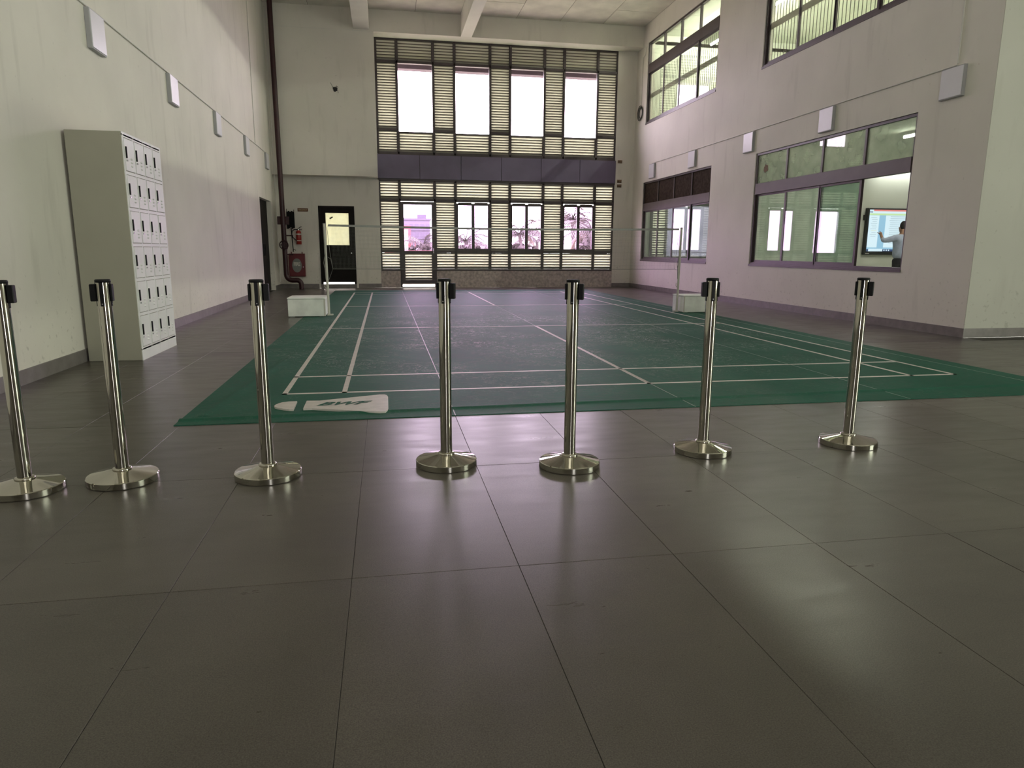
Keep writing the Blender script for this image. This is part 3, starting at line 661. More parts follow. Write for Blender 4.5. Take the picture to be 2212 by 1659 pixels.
ST = [(-.874, -2.085, 5, 'leftmost chrome queue post, cut by the left edge of the photo'), (-.4773, -2.0024, 182, 'chrome queue post in front of the white locker'), (.2162, -2.0427, 4, 'chrome queue post beside the white shuttle emblem'),
      (1.1235, -1.9927, -18, 'chrome queue post in front of the glazed far door'), (1.7679, -2.1248, -22, 'middle chrome queue post with a creased reflection near its base'), (2.5975, -1.9827, 170, 'chrome queue post in front of the right white block'), (3.5304, -1.9754, -42, 'rightmost chrome queue post, standing before the classroom window wall')]
proto = make_stanchion()
for i, (x, y, a, lab) in enumerate(ST):
    o = proto if i == 0 else copy_tree(proto)
    o.location = (x, y, 0); o.rotation_euler.z = math.radians(a)
    tag(o, lab, 'stanchion', 'chrome queue posts in a row across the floor')

# ---- locker
LKX0, LKX1, LKY0, LKY1, LKZ = LX+.035, -1.645, 2.02, 3.20, 2.24
lk = thing('locker_cabinet', 'tall off-white steel locker with twenty-four small doors against the left wall', 'locker', ((LKX0+LKX1)/2, (LKY0+LKY1)/2, 0))
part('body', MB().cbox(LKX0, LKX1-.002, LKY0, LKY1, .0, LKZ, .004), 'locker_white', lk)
nr, nc = 6, 4; pz0, pz1 = .12, LKZ-.035
cw, chh = (LKY1-LKY0-.03)/nc, (pz1-pz0)/nr
fr = MB()
for c in range(nc+1): 
    yy = LKY0+.015+c*cw; fr.box(LKX1-.002, LKX1+.006, max(LKY0, yy-.012), min(LKY1, yy+.012), 0, LKZ)
for r in range(nr+1): 
    zz = pz0+r*chh; fr.box(LKX1-.002, LKX1+.0055, LKY0, LKY1, zz-.014, zz+.014)
fr.box(LKX1-.002, LKX1+.0055, LKY0, LKY1, 0, pz0).box(LKX1-.002, LKX1+.0055, LKY0, LKY1, pz1, LKZ)
part('front_frame', fr, 'door_metal', lk)
dm = MB().cbox(0, .010, -cw/2+.019, cw/2-.016, -chh/2+.020, chh/2-.020, .003).mesh('door'); dm.materials.append(M['door_metal'])
hm = MB().cbox(.010, .022, -cw/2+.032, -cw/2+.050, -.035, .075, .002).mesh('handle'); hm.materials.append(M['black_plastic'])
km = MB().cyl((.010, -cw/2+.041, -.058), (.022, -cw/2+.041, -.058), .008, seg=10).mesh('lock'); km.materials.append(M['chrome'])
vm = MB().lathe([(.0, .011), (.007, .0095), (.014, .006), (.019, 0)], 14); xform(vm, lambda x, y, z: (.010+z, y*1.5, x*.55)); vm = vm.mesh('vent'); vm.materials.append(M['door_metal'])
for r in range(nr):
    for c in range(nc):
        d = bpy.data.objects.new('door', dm); COL.objects.link(d); d.parent = lk
        d.location = Vector((LKX1+.0, LKY0+.015+(c+.5)*cw, pz0+(r+.5)*chh))-wl(lk)
        d.rotation_euler.z = random.uniform(-.004, .004)
        for n_, me in (('handle', hm), ('lock', km)):
            o = bpy.data.objects.new(n_, me); COL.objects.link(o); o.parent = d
        for k in range(3):
            o = bpy.data.objects.new('vent', vm); COL.objects.link(o); o.parent = d; o.location = (0, cw*.14, -.03-.034*k)

# ---- badminton net, posts and ballast blocks
NY = 6.80
def npost(x, label):
    t = thing('net_post', label, 'net post', (x, NY, 0), group='posts carrying the net')
    lean = .03 if x < 1 else -.03
    part('pole', MB().cyl((x, NY, .03), (x-lean*.6, NY, 1.555), .021, seg=16), 'post_paint', t)
    part('foot', MB().cbox(x-(.03 if x < 1 else .07), x+(.07 if x < 1 else .025), NY-.04, NY+.04, .006, .03, .003), 'post_paint', t)
    part('cap', MB().lathe([(0, 1.563), (.022, 1.558), (.024, 1.552), (.020, 1.545)], 14, (x-lean*.6, NY)), 'net_tape', t)
    part('cleat', MB().tube([(x-.02, NY, .52), (x-.045, NY-.01, .54), (x-.05, NY-.02, .50), (x-.03, NY-.02, .47), (x-.02, NY, .48)], .006, 6), 'post_paint', t)
    part('tie_cord', MB().tube([(x-.025, NY-.025, 1.5), (x-.03, NY-.03, 1.25), (x-.02, NY-.03, 1.0), (x-.035, NY-.03, .8), (x-.028, NY-.03, .62)], .004, 6).tube([(x-.02, NY-.03, 1.05), (x-.05, NY-.03, .9), (x-.03, NY-.03, .78)], .005, 6), 'net_cord', t)
    return t
npost(-.145, 'slim cream net post beside the left white block'); npost(6.23, 'slim cream net post beside the right white block')
nt_ = thing('badminton_net', 'fine badminton net stretched between two slim posts', 'net', (3.05, NY, .8))
NX0, NX1 = -.10, 6.20
def sag(x): return -.03*math.sin(math.pi*(x-NX0)/(NX1-NX0))
mb = MB()
for k in range(24):
    a, b = NX0+(NX1-NX0)*k/24, NX0+(NX1-NX0)*(k+1)/24
    za, zb = 1.545+sag(a), 1.545+sag(b)
    mb.add([(a,NY-.005,za-.036),(b,NY-.005,zb-.036),(b,NY-.005,zb),(a,NY-.005,za),(a,NY+.005,za-.036),(b,NY+.005,zb-.036),(b,NY+.005,zb),(a,NY+.005,za)], [(0,1,2,3),(7,6,5,4),(3,2,6,7),(0,4,5,1)])
part('top_tape', mb, 'net_tape', nt_)
mb = MB(); r = .0006; step = .022
n = int((NX1-NX0-.1)/step)
for k in range(n+1):
    x = NX0+.05+k*step; mb.add([(x-r,NY,.80),(x+r,NY,.80),(x+r,NY,1.505+sag(x)),(x-r,NY,1.505+sag(x)),(x,NY+2*r,.80),(x,NY+2*r,1.505+sag(x))], [(0,1,2,3),(1,4,5,2),(4,0,3,5)])
for k in range(32):
    for j in range(12):
        a, b = NX0+.05+(NX1-NX0-.1)*j/12, NX0+.05+(NX1-NX0-.1)*(j+1)/12
        za, zb = .80+.022*k+sag(a)*k/32, .80+.022*k+sag(b)*k/32
        mb.add([(a,NY,za-r),(b,NY,zb-r),(b,NY,zb+r),(a,NY,za+r),(a,NY+2*r,za),(b,NY+2*r,zb)], [(0,1,2,3),(1,0,4,5),(3,2,5,4)])
o = part('net_mesh', mb, 'net_cord', nt_); o['kind'] = 'stuff'
part('bottom_cord', MB().tube([(-.12, NY, .62), (-.05, NY, .80), (3.05, NY, .795), (6.15, NY, .80), (6.21, NY, .78)], .0035, 6), 'net_cord', nt_)
part('side_cord', MB().tube([(-.12, NY, 1.50), (-.09, NY, 1.1), (-.05, NY, .80)], .0035, 6).tube([(-.13, NY, 1.0), (-.08, NY, .97), (-.05, NY, .80)], .003, 6), 'net_cord', nt_)
part('side_cord', MB().tube([(6.20, NY, 1.50), (6.17, NY, 1.1), (6.15, NY, .80)], .0035, 6), 'net_cord', nt_)
def block(x0, x1, y0, y1, label):
    t = thing('ballast_block', label, 'block', ((x0+x1)/2, (y0+y1)/2, .0), group='white blocks weighting the net posts')
    z0 = .012
    part('body', MB().cbox(x0, x1, y0, y1, z0, .30, .006), 'box_white', t)
    part('lid', MB().cbox(x0-.006, x1+.006, y0-.006, y1+.006, .303, .325, .004), 'box_white', t)
    part('edge_strip', MB().box(x1-.02, x1+.004, y0-.004, y0, z0, .30) if x0 < 1 else MB().box(x0-.004, x0+.02, y0-.004, y0, z0, .30), 'label_white', t)
    for a in (x0+.06, x1-.06):
        part('foot', MB().cbox(a-.04, a+.04, y0+.03, y1-.03, .0 if a < -.55 or a > 6.65 else .006, z0+.002, .002), 'box_white', t)
block(-.80, -.19, 6.60, 7.25, 'white painted ballast block by the left net post'); block(6.27, 6.93, 6.58, 7.10, 'pale green white ballast block by the right net post')

# ---- wall lights and conduits
def wlight(label, x, y, z, side, grp):
    t = thing('wall_light', label, 'wall light', (x, y, z), group=grp)
    s_ = .2
    part('body', MB().cbox(x, x+side*.05, y-s_, y+s_, z-s_, z+s_, .004), 'light_body', t)
    part('diffuser', MB().cbox(x+side*.047, x+side*.058, y-s_+.012, y+s_-.012, z-s_+.012, z+s_-.012, .003), 'light_white', t)
ords = ['nearest', 'second nearest', 'third nearest', 'fourth nearest', 'farthest']
for k, y in enumerate((3.12, 5.93, 8.75, 11.57, 14.34)): wlight('square white wall light on the left wall, %s of five' % ords[k], LX, y, 3.40, 1, 'lights along the left wall')
for k, y in enumerate((3.21, 5.98, 8.65, 11.45, 14.14)): wlight('square white wall light on the right wall, %s of five' % ords[k], RX, y, 3.39, -1, 'lights along the right wall')
single('conduit', MB().tube([(LX+.012, -8, 3.622), (LX+.012, 14.2, 3.622)], .011, 6), 'conduit', 'thin cream conduit linking the left wall lights', 'conduit')
single('conduit', MB().tube([(LX+.010, 12.82, 3.635), (LX+.010, 12.82, CZ)], .009, 6), 'conduit', 'thin upright conduit on the left wall', 'conduit')
single('conduit', MB().tube([(RX-.012, 3.18, 3.612), (RX-.012, 14.2, 3.612)], .011, 6), 'conduit', 'thin cream conduit linking the right wall lights', 'conduit')
single('conduit', MB().tube([(RX-.010, 3.18, 3.63), (RX-.010, 3.18, CZ)], .014, 6), 'conduit', 'upright conduit above the nearest right wall light', 'conduit')
single('conduit', MB().tube([(LX+.06, PY-.02, 0.2), (LX+.06, PY-.02, CZ)], .012, 6), 'conduit', 'upright cream conduit in the far left corner', 'conduit')

# ---- fire fighting gear
PX = -1.945; PYY = 15.1; pr = .068
fp = thing('fire_pipe', 'tall dark red fire riser pipe in the far left corner', 'pipe', (PX, PYY, 0))
path = [(PX-.03, PYY, CZ), (PX, PYY, 3.5), (PX+.02, PYY, .42)]
for k in range(1, 7): 
    q = k*math.pi/12; path.append((PX+.02+.16*(1-math.cos(q)), PYY, .42-.16*math.sin(q)))
path += [(PX+.30, PYY, .26)]
for k in range(1, 7):
    q = k*math.pi/12; path.append((PX+.30+.12*math.sin(q), PYY, .26-.12*(1-math.cos(q))))
path += [(PX+.42, PYY, .0)]
part('riser', MB().tube(path, pr, 16), 'pipe_red', fp)
part('flange', MB().cyl((PX+.01, PYY, 1.80), (PX+.01, PYY, 2.02), .085, seg=20).cbox(PX-.14, PX+.17, PYY-.03, PYY+.03, 1.80, 2.02, .005), 'pipe_red', fp)
vl = part('valve', MB().cyl((PX+.02, PYY-.02, 1.24), (PX+.02, PYY-.14, 1.24), .075, seg=20).cyl((PX+.02, PYY, 1.12), (PX+.02, PYY, 1.36), .08, seg=18), 'pipe_red', fp)
part('valve_wheel', MB().lathe([(.115, -.012), (.128, 0), (.115, .012), (.098, 0), (.115, -.012)], 24, (0, 0)).box(-.1, .1, -.012, .012, -.006, .006).box(-.012, .012, -.1, .1, -.006, .006), 'pipe_red', vl)
vw = [x for x in KIDS(vl)][0]; vw.data.transform(Matrix.Translation(Vector((PX+.02, PYY-.16, 1.24))-wl(fp)) @ Matrix.Rotation(math.pi/2, 4, 'X') @ Matrix.Translation(wl(fp)))
part('valve_wheel_hub', MB().cyl((PX+.02, PYY-.13, 1.24), (PX+.02, PYY-.18, 1.24), .02, seg=10), 'pipe_red', vl)
part('branch', MB().cyl((PX+.02, PYY, 1.50), (PX+.26, PYY, 1.50), .016, seg=8).cyl((PX+.02, PYY, .98), (PX+.24, PYY, .98), .014, seg=8), 'pipe_red', fp)
fc = thing('hose_cabinet', 'red fire hose cabinet with an oval window on the far wall', 'cabinet', (-1.68, FY, .34))
part('body', MB().cbox(-1.90, -1.455, FY-.20, FY, .345, 1.0, .006), 'cabinet_red', fc)
dr = part('door', MB().cbox(-1.885, -1.47, FY-.215, FY-.2, .36, .985, .004), 'cabinet_red', fc)
ov = [(-1.675+.135*math.cos(q*math.pi/14)*(1 if abs(math.cos(q*math.pi/14)) > .2 else .95), .665+.20*math.sin(q*math.pi/14)) for q in range(28)]
part('oval_window', MB().prism(ov, FY-.222, FY-.214, 'y'), 'cab_glass', dr)
mb = text_mb('FIRE', .155, 0, .001, .003); xform(mb, lambda x, y, z: (-1.675+x*.66, FY-.224+z, .70+y)); part('lettering', mb, 'label_white', dr)
part('door_lock', MB().cyl((-1.50, FY-.215, .62), (-1.50, FY-.228, .62), .012, seg=10), 'chrome', dr)
for x in (-1.83, -1.53): part('hanger', MB().box(x-.012, x+.012, FY-.1, FY-.07, 1.0, 1.05), 'cabinet_red', fc)
fe = thing('fire_extinguisher', 'small red fire extinguisher hung on the far wall', 'fire extinguisher', (-1.60, FY-.1, 1.26))
ex, ey = -1.60, FY-.10
part('cylinder', MB().lathe([(0, 1.262), (.068, 1.262), (.075, 1.272), (.075, 1.59), (.066, 1.625), (.040, 1.655), (.025, 1.66), (0, 1.66)], 24, (ex, ey)), 'ext_red', fe)
part('label_band', MB().lathe([(.0757, 1.36), (.0757, 1.375)], 24, (ex, ey)).lathe([(.0757, 1.53), (.0757, 1.57)], 24, (ex, ey)), 'label_white', fe)
part('valve', MB().cyl((ex, ey, 1.655), (ex, ey, 1.70), .022, seg=12), 'chrome', fe)
part('lever', MB().tube([(ex-.02, ey, 1.70), (ex+.05, ey, 1.745), (ex+.09, ey, 1.77)], .009, 6).tube([(ex-.02, ey, 1.69), (ex+.10, ey, 1.68)], .008, 6), 'black_plastic', fe)
part('hose', MB().tube([(ex-.01, ey, 1.68), (ex-.10, ey-.01, 1.69), (ex-.17, ey-.02, 1.64), (ex-.185, ey-.02, 1.55), (ex-.16, ey-.02, 1.46), (ex-.10, ey-.04, 1.40), (ex-.06, ey-.06, 1.37)], .012, 8), 'black_plastic', fe)
part('bracket', MB().box(ex-.03, ex+.03, ey+.07, FY, 1.45, 1.60), 'black_plastic', fe)
# beater and extinguisher hang on brackets
fb = thing('fire_beater', 'black fire beater hung upside down beside the red pipe', 'fire beater', (-1.81, FY-.08, 1.05))
bmx, bmy = -1.80, FY-.10
for k in range(5):
    x = bmx-.085+k*.0425
    part('flap', MB().cbox(x-.023, x+.023, bmy-.02-.012*(k % 2), bmy+.015-.012*(k % 2), 1.70+.02*(k % 3), 2.20-.02*((k+1) % 2), .006), 'chair_black', fb)
part('handle', MB().cyl((bmx+.0, bmy, 1.72), (bmx+.03, bmy, 1.05), .013, seg=8), 'chair_black', fb)
part('hook', MB().tube([(bmx+.03, bmy-.01, 1.10), (bmx+.07, bmy-.01, 1.12), (bmx+.10, bmy-.01, 1.09)], .008, 6).cyl((bmx-.10, bmy, 2.15), (bmx-.10, bmy, 2.26), .008, seg=6).cyl((bmx+.10, bmy, 2.15), (bmx+.10, bmy, 2.24), .008, seg=6).box(bmx-.04, bmx+.04, bmy+.015, FY, 2.05, 2.09), 'chair_black', fb)
sg = thing('duct_sign', 'small brown sign reading FIRE DUCT on the far wall', 'sign', (-1.46, FY, 2.2))
part('plate', MB().cbox(-1.605, -1.315, FY-.014, FY, 2.195, 2.285, .002), 'sign_brown', sg)
mb = text_mb('FIRE DUCT', .062, 0, .0008, .0012); xform(mb, lambda x, y, z: (-1.46+x*.80, FY-.0155+z, 2.24+y)); part('lettering', mb, 'sign_text', sg)

# ---- small wall marks
hl = thing('wiring_hole', 'small black hole with loose wires high on the far wall', 'hole', (-.385, PY, 5.46))
pts = [(-.385+.062*math.cos(q*math.pi/6)*(1+.25*math.sin(q*1.7)), 5.46+.065*math.sin(q*math.pi/6)*(1+.2*math.cos(q*2.9))) for q in range(12)]
part('hole_shade', MB().prism(pts, PY-.006, PY+.004, 'y'), 'hair', hl)  # flat black disc standing in for the shaded inside of the hole
part('wire', MB().tube([(-.40, PY-.01, 5.47), (-.45, PY-.05, 5.52), (-.50, PY-.04, 5.62)], .005, 5).tube([(-.37, PY-.01, 5.45), (-.31, PY-.06, 5.42), (-.30, PY-.04, 5.36)], .006, 5).tube([(-.38, PY-.01, 5.50), (-.34, PY-.05, 5.54), (-.30, PY-.05, 5.50)], .006, 5), 'cable_dark', hl)
cl = thing('cable_coil', 'coil of dark cable hanging on the right wall by the far corner', 'cable', (RX, 15.28, 5.1))
mb = MB()
for k in range(3):
    ra, rb_ = .12+.04*k, .14+.035*k
    mb.tube([(RX-.02-.008*k, 15.28+ra*math.cos(q*math.pi/9)+.01*k, 5.17+rb_*math.sin(q*math.pi/9)) for q in range(19)], .011, 5)
part('loop', mb, 'cable_dark', cl)
part('lead', MB().tube([(RX-.012, 15.27, 5.30), (RX-.010, 15.26, 6.72), (RX-.010, 15.10, 6.74), (RX-.01, 14.98, 6.95)], .007, 5), 'conduit', cl)
for z0, lab in ((3.82, 'upper rusty bracket stub beside the dark panel band'), (3.24, 'middle rusty bracket stub beside the dark panel band'), (3.10, 'lowest rusty bracket stub beside the dark panel band')):
    t = thing('bracket_stub', lab, 'bracket', (8.04, FY, z0), group='rusty stubs on the far pilaster')
    part('plate', MB().cbox(7.98, 8.12, FY-.02, FY, z0-.04, z0+.05, .004), 'rust', t)
    part('bolt', MB().cyl((8.02, FY-.02, z0), (8.02, FY-.09, z0+.01), .018, seg=8).cyl((8.09, FY-.02, z0-.01), (8.09, FY-.06, z0-.01), .014, seg=8), 'rust', t)

# ---- classroom: screen, teacher, chair
TY = 9.24
tv = thing('classroom_screen', 'large lit touch screen showing a document in the classroom', 'screen', (12.75, 9.3, 1.07))
TX0, TX1, TZ0, TZ1 = 11.86, 13.62, 1.075, 2.135
part('casing', MB().cbox(TX0, TX1, TY-.04, 9.3, TZ0, TZ1, .01), 'tv_black', tv)
sx0, sx1, sz0, sz1 = TX0+.045, TX1-.045, TZ0+.075, TZ1-.035
yy = TY-.042
sn = part('display', MB().box(sx0, sx1, yy-.002, yy, sz0, sz1), 'scr_blue', tv)
def scr(x0, x1, z0, z1, mt, d=.004): part('screen_area', MB().box(sx0+x0, sx0+x1, yy-d, yy-.002, sz0+z0, sz0+z1), mt, sn)
H_ = sz1-sz0; Wd = sx1-sx0
scr(.10, Wd, H_-.035, H_, 'scr_red'); scr(0, .10, H_-.035, H_, 'scr_white'); scr(0, Wd, H_-.085, H_-.035, 'scr_white'); scr(0, .08, H_-.065, H_-.045, 'scr_navy', .005)
scr(0, Wd, H_-.125, H_-.085, 'scr_green'); scr(0, .26, .09, H_-.13, 'scr_white'); scr(.43, Wd-.25, .09, H_-.13, 'scr_white')
scr(0, Wd, 0, .05, 'scr_navy'); scr(.05, .42, .0, .06, 'scr_white', .005)
for k in range(11): scr(.05+.02*(k % 3), .20+.015*(k % 2), H_-.19-.042*k, H_-.182-.042*k, 'scr_grey' if k != 7 else 'scr_yellow', .005)
for k in range(14): scr(.55-.02*(k % 4 == 2), .95+.10*((k*7) % 3), H_-.16-.046*k, H_-.150-.046*k, 'scr_grey', .005)
for k in range(3): scr(.45+.06*k, .48+.06*k, .012, .04, 'scr_white', .006)
part('maker_plate', MB().box(TX0+.03, TX0+.13, TY-.043, TY-.04, TZ0+.018, TZ0+.038), 'label_white', tv)
part('pen_tray', MB().box(TX0-.04, TX0, TY-.01, 9.3, 1.86, 1.98), 'tv_black', tv)
def skin_obj(name, V, Ed, mat, parent, sub=2, flat=None):
    off = wl(parent)
    me = bpy.data.meshes.new(name); me.from_pydata([(v[0]-off.x, v[1]-off.y, v[2]-off.z) for v in V], Ed, []); me.update()
    o = raw(name, me, mat, parent)
    md = o.modifiers.new('skin', 'SKIN'); md.use_smooth_shade = True
    for i, v in enumerate(V):
        sv = me.skin_vertices[0].data[i]; r = v[3]; sv.radius = r if isinstance(r, tuple) else (r, r); sv.use_root = (i == 0)
    sb = o.modifiers.new('sub', 'SUBSURF'); sb.levels = sub; sb.render_levels = sub
    if flat: o.scale.y = flat[0]; o.location.y = flat[1]*(1-flat[0])
    return o
qx, qy = 12.03, 8.20
pe = thing('person', 'person in a light blue shirt and dark trousers pointing at the screen', 'person', (qx, qy, 0))
V = [(qx, qy, .96, .10), (qx, qy, 1.15, .10), (qx, qy+.01, 1.36, .11), (qx, qy, 1.47, .085), (qx, qy+.01, 1.54, .052), (qx, qy+.03, 1.62, (.075, .085)), (qx, qy+.03, 1.72, (.065, .08)),
     (qx-.19, qy, 1.44, .058), (qx-.31, qy+.04, 1.40, .045), (qx-.43, qy+.07, 1.375, .040), (qx-.40, qy+.16, 1.46, .032), (qx-.39, qy+.20, 1.50, .030), (qx-.385, qy+.22, 1.535, (.036, .022)),
     (qx+.19, qy, 1.43, .058), (qx+.24, qy+.01, 1.16, .042), (qx+.25, qy+.10, .93, .030), (qx+.25, qy+.13, .85, (.032, .018)),
     (qx-.09, qy, .88, .085), (qx-.10, qy+.01, .50, .055), (qx-.10, qy-.01, .10, .038), (qx-.10, qy+.12, .035, .032), (qx+.09, qy, .88, .085), (qx+.10, qy+.01, .50, .055), (qx+.10, qy-.01, .10, .038), (qx+.10, qy+.12, .035, .032), (qx, qy+.135, 1.635, .014)]
Ed = [(0,1),(1,2),(2,3),(3,4),(4,5),(5,6),(3,7),(7,8),(8,9),(9,10),(10,11),(11,12),(3,13),(13,14),(14,15),(15,16),(0,17),(17,18),(18,19),(19,20),(0,21),(21,22),(22,23),(23,24),(5,25)]
for hand, base, d, out in ((12, (qx-.385, qy+.22, 1.535), Vector((.02, .05, .06)).normalized(), Vector((1, 0, 0))), (16, (qx+.25, qy+.13, .85), Vector((0, .2, -1)).normalized(), Vector((1, 0, 0)))):
    for k, ln in enumerate((.062, .075, .08, .072, .055)):
        off = out*(-.028+.014*k); b0 = Vector(base)+off; i0 = len(V)
        dd = d if k else (d*.5-out*.9).normalized()
        p1 = b0+dd*ln*.55; p2 = p1+(dd+Vector((0, 0, -.6 if hand == 12 and k > 1 else .0))).normalized()*ln*.5
        V += [(p1.x, p1.y, p1.z, .0085), (p2.x, p2.y, p2.z, .0075)]; Ed += [(hand, i0), (i0, i0+1)]
skin_obj('body', V, Ed, 'skin', pe)
V = [(qx, qy, .95, (.20, .20)), (qx, qy, 1.15, (.185, .185)), (qx, qy+.01, 1.36, (.185, .185)), (qx, qy, 1.47, (.13, .13)), (qx, qy+.005, 1.515, (.066, .064)),
     (qx-.19, qy, 1.44, .075), (qx-.31, qy+.04, 1.40, .066), (qx-.43, qy+.07, 1.378, .060), (qx-.405, qy+.145, 1.445, .046), (qx+.19, qy, 1.43, .075), (qx+.24, qy+.01, 1.16, .058), (qx+.25, qy+.08, .97, .042)]
skin_obj('shirt', V, [(0,1),(1,2),(2,3),(3,4),(3,5),(5,6),(6,7),(7,8),(3,9),(9,10),(10,11)], 'shirt', pe)
V = [(qx, qy, 1.05, (.165, .165)), (qx, qy, .93, (.185, .185)), (qx-.09, qy, .86, .10), (qx-.10, qy+.01, .50, .075), (qx-.10, qy-.01, .07, .06), (qx+.09, qy, .86, .10), (qx+.10, qy+.01, .50, .075), (qx+.10, qy-.01, .07, .06)]
skin_obj('trousers', V, [(0,1),(1,2),(2,3),(3,4),(1,5),(5,6),(6,7)], 'trouser', pe)
V = [(qx, qy-.005, 1.615, (.070, .055)), (qx, qy+.0, 1.69, (.090, .090)), (qx, qy+.025, 1.755, (.078, .088)), (qx, qy+.06, 1.775, (.05, .05))]
skin_obj('hair', V, [(0,1),(1,2),(2,3)], 'hair', pe)
for s_ in (-1, 1):
    part('shoe', MB().cbox(qx+s_*.10-.045, qx+s_*.10+.045, qy-.07, qy+.20, 0, .075, .02), 'hair', pe)
    part('ear', MB().cbox(qx+s_*.084-.008, qx+s_*.084+.008, qy+.0, qy+.035, 1.60, 1.66, .006), 'skin', pe)
    part('eye', MB().cbox(qx+s_*.032-.012, qx+s_*.032+.012, qy+.105, qy+.122, 1.655, 1.667, .004), 'label_white', pe)
part('mouth', MB().cbox(qx-.022, qx+.022, qy+.10, qy+.118, 1.575, 1.583, .003), 'rust', pe)
chx, chy = 11.55, 7.75
ch = thing('classroom_chair', 'black plastic chair whose back top shows at the classroom sill', 'chair', (chx, chy, 0))
part('seat', MB().cbox(chx-.22, chx+.22, chy-.22, chy+.22, .43, .46, .008), 'chair_black', ch)
part('backrest', MB().cbox(chx-.21, chx+.21, chy-.235, chy-.21, .60, .875, .008), 'chair_black', ch)
for a in (-.19, .19):
    for b in (-.19, .19): part('leg', MB().cyl((chx+a, chy+b, 0), (chx+a*.95, chy+b*.95, .435), .012, seg=8), 'chrome', ch)
    part('back_post', MB().cyl((chx+a, chy-.20, .44), (chx+a, chy-.215, .80), .011, seg=8), 'chrome', ch)

# ================================================================== OUTSIDE
GZ = -5.0
single('lawn_ground', MB().box(-400, 500, FY+3, 700, GZ-.3, GZ), 'lawn', 'green ground far below outside the windows', 'ground', kind='structure')
struct('balcony_slab', MB().box(LX-.3, RXX, FY+.2, 18.4, -.3, -.02), 'ext_slab', 'concrete balcony slab outside the far windows', 'balcony')
bp_ = thing('balcony_parapet', 'low mauve parapet with a rail outside the far windows', 'parapet', (4, 18.3, 0))
part('wall', MB().box(LX-.3, RXX, 18.25, 18.4, -.02, .93), 'ext_slab', bp_)
part('coping', MB().cbox(LX-.3, RXX, 18.22, 18.43, .93, .97, .005), 'ext_slab', bp_)
part('rail', MB().cyl((LX-.3, 18.32, 1.08), (RXX, 18.32, 1.08), .022, seg=8), 'red_paint', bp_)
for k in range(12): part('rail_post', MB().cyl((LX+k*1.4, 18.32, .97), (LX+k*1.4, 18.32, 1.08), .015, seg=6), 'red_paint', bp_)
struct('exterior_beam', MB().box(LX-.3, RXX, 16.6, 16.9, 6.40, 7.4).box(LX-.3, RXX, FY+.2, 16.6, 7.3, 7.4), 'ext_concrete', 'mauve exterior beam showing at the top of the upper panes', 'beam')
# far buildings
def ray(u, v, Y):
    d = _f*1.0+_r*((u-IW/2)/FPX)+_d*((v-IH/2)/FPX); k = (Y-CAM.y)/d.y; return CAM+d*k
B = 190
p0, p1 = ray(846, 474, B), ray(929, 476, B)
bl = thing('apartment_block', 'pale mauve apartment block seen through the glass door', 'building', ((p0.x+p1.x)/2, B, GZ))
part('wall', MB().box(p0.x, p1.x, B, B+12, GZ, p1.z), 'far_wall_paint', bl)
part('roof_parapet', MB().box(p0.x-.3, p1.x+.3, B-.3, B+12, p1.z, p1.z+.5).box(p0.x+7, p0.x+9.5, B+3, B+6, p1.z+.5, p1.z+1.7), 'far_window', bl)
nf = 6; wdt = p1.x-p0.x
wm = MB().box(-.45, .45, -.12, .02, -.55, .55).mesh('window'); wm.materials.append(M['far_window'])
for f in range(nf):
    for k in range(7):
        o = bpy.data.objects.new('window', wm); COL.objects.link(o); o.parent = bl
        o.location = Vector((p0.x+wdt*(.06+.88*k/6.0), B, p1.z-1.6-2.3*f))-wl(bl)
    part('ledge', MB().box(p0.x, p1.x, B-.35, B, p1.z-2.75-2.3*f, p1.z-2.6-2.3*f), 'far_window', bl)
B2 = 75
a, b = ray(868, 487, B2), ray(887, 487, B2)
rb2 = thing('red_house', 'small red house with a sloping roof seen through the glass door', 'building', (a.x, B2, GZ))
part('wall', MB().box(a.x-2, b.x, B2, B2+6, GZ, a.z), 'red_paint', rb2)
c0, c1, c2 = ray(874, 506, B2-6), ray(897, 520, B2-6), ray(874, 522, B2-6)
part('lean_to_roof', MB().prism([(c0.x-1, c0.z), (c1.x, c1.z), (c1.x, c1.z-.15), (c0.x-1, c0.z-.15)], B2-6, B2, 'y'), 'red_roof', rb2)
for k in range(4):
    x = c0.x+(c1.x-c0.x)*k/3.0; part('roof_post', MB().box(x-.06, x+.06, B2-6, B2-5.9, GZ, c0.z+(c1.z-c0.z)*k/3.0-.15), 'red_roof', rb2)
# palms
def frond_mesh(L, droop, mat):
    mb = MB(); n = 12; spine = []
    for k in range(n+1):
        s_ = k/n; spine.append(Vector((L*s_*(1-.12*s_*droop), 0, L*(.45*s_-droop*.75*s_*s_))))
    mb.tube(spine, [.028*(1-.8*k/n) for k in range(n+1)], 4, False)
    for k in range(1, n+1):
        for j in (0, .5):
            q = min(k-j, n); i0 = int(q); fr_ = q-i0; p = spine[i0].lerp(spine[min(i0+1, n)], fr_); s_ = q/n
            ll = L*.30*math.sin(math.pi*min(1, .18+.80*s_))
            for sd in (-1, 1):
                tip = p+Vector((ll*.45, sd*ll*.75, -ll*(.35+.25*droop))); wv = Vector((.045*L/2.2, 0, 0))
                mb.add([p-wv*.6, p+wv*.6, tip], [(0, 1, 2)])
    me = mb.mesh('frond'); me.materials.append(M[mat]); return me
FR = {('g', 0): frond_mesh(2.6, .7, 'palm_leaf'), ('g', 1): frond_mesh(2.4, 1.15, 'palm_leaf'), ('d', 0): frond_mesh(2.0, 1.7, 'palm_dry')}
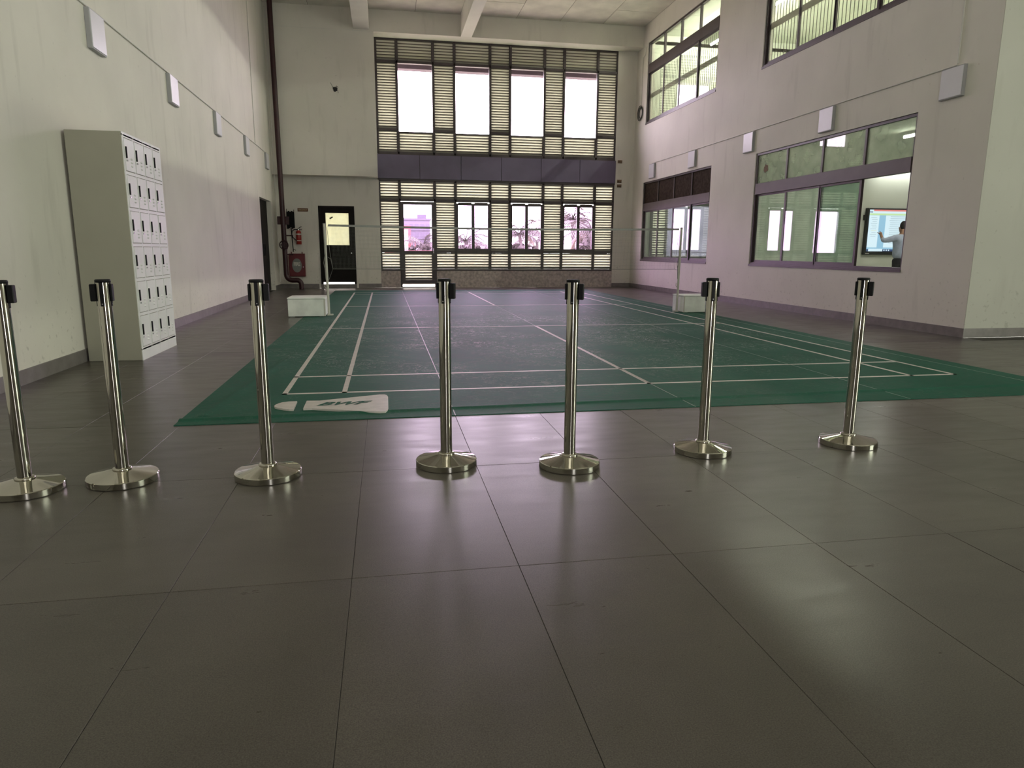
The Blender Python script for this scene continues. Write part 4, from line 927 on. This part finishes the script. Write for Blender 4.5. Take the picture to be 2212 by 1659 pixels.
def palm(u, v, Y, label, sc_=1.0, n=13, dry=2):
    top = ray(u, v, Y); base = Vector((top.x+random.uniform(-.5, .5), Y+random.uniform(-.3, .3), GZ))
    t = thing('palm_tree', label, 'palm', base, group='palms outside the far windows')
    path = [base.lerp(top, k/8)+Vector((.25*math.sin(math.pi*k/8), 0, 0)) for k in range(9)]
    part('trunk', MB().tube(path, [.17-.008*k for k in range(9)], 10), 'palm_trunk', t)
    for k in range(n):
        key = ('d', 0) if k < dry else ('g', k % 2)
        o = bpy.data.objects.new('frond', FR[key]); COL.objects.link(o); o.parent = t
        o.location = top-base; o.rotation_euler = (random.uniform(-.2, .2), random.uniform(-.45, .35) if key[0] == 'g' else .25, k*2.39996+random.uniform(-.2, .2)); o.scale = (sc_,)*3
palm(1237, 474, 33, 'tall palm filling the right casement outside', 1.15, 16)
palm(1278, 498, 25, 'palm with long arching fronds at the right edge of the right casement', .95, 14)
palm(1122, 506, 41, 'palm rising in the left half of the middle casement', 1.15, 14)
palm(1160, 520, 49, 'smaller palm in the right half of the middle casement', 1.05, 13)
palm(1006, 520, 33, 'palm in the left half of the left casement', .92, 14)
palm(1045, 530, 57, 'low palm in the right half of the left casement', 1.1, 12)
palm(915, 528, 41, 'dark palm seen through the glass door', .9, 13)
def shrub(u, v, Y, rx, rz, label):
    c = ray(u, v, Y); t = thing('shrub', label, 'shrub', (c.x, Y, GZ), group='shrubs outside the far windows')
    mb = MB()
    for k in range(420):
        th = random.uniform(0, 2*math.pi); ph = math.acos(random.uniform(-1, 1)); rr = random.uniform(.55, 1)
        p = Vector((c.x+rx*rr*math.sin(ph)*math.cos(th), Y+rx*.6*rr*math.sin(ph)*math.sin(th), c.z-rz*.2+rz*rr*math.cos(ph)))
        d1 = Vector((random.uniform(-1, 1), random.uniform(-1, 1), random.uniform(-.4, 1))).normalized()*.38; d2 = d1.cross(Vector((random.random(), random.random(), random.random()))).normalized()*.13
        mb.add([p-d1*.5, p+d2, p+d1*.5, p-d2], [(0, 1, 2, 3)])
    o = part('foliage', mb, 'shrub_leaf', t)
    part('stem', MB().cyl((c.x, Y, GZ), (c.x, Y, c.z), .12, seg=8), 'palm_trunk', t)
shrub(1018, 552, 30, 1.1, .7, 'low shrub outside the left casement')
shrub(1128, 552, 28, 1.1, .7, 'low shrub outside the middle casement')
shrub(1272, 532, 28.6, .85, 1.4, 'upright dry shrub at the right casement edge outside')
shrub(905, 550, 29, 1.3, .6, 'low shrub beyond the balcony rail outside the glass door')
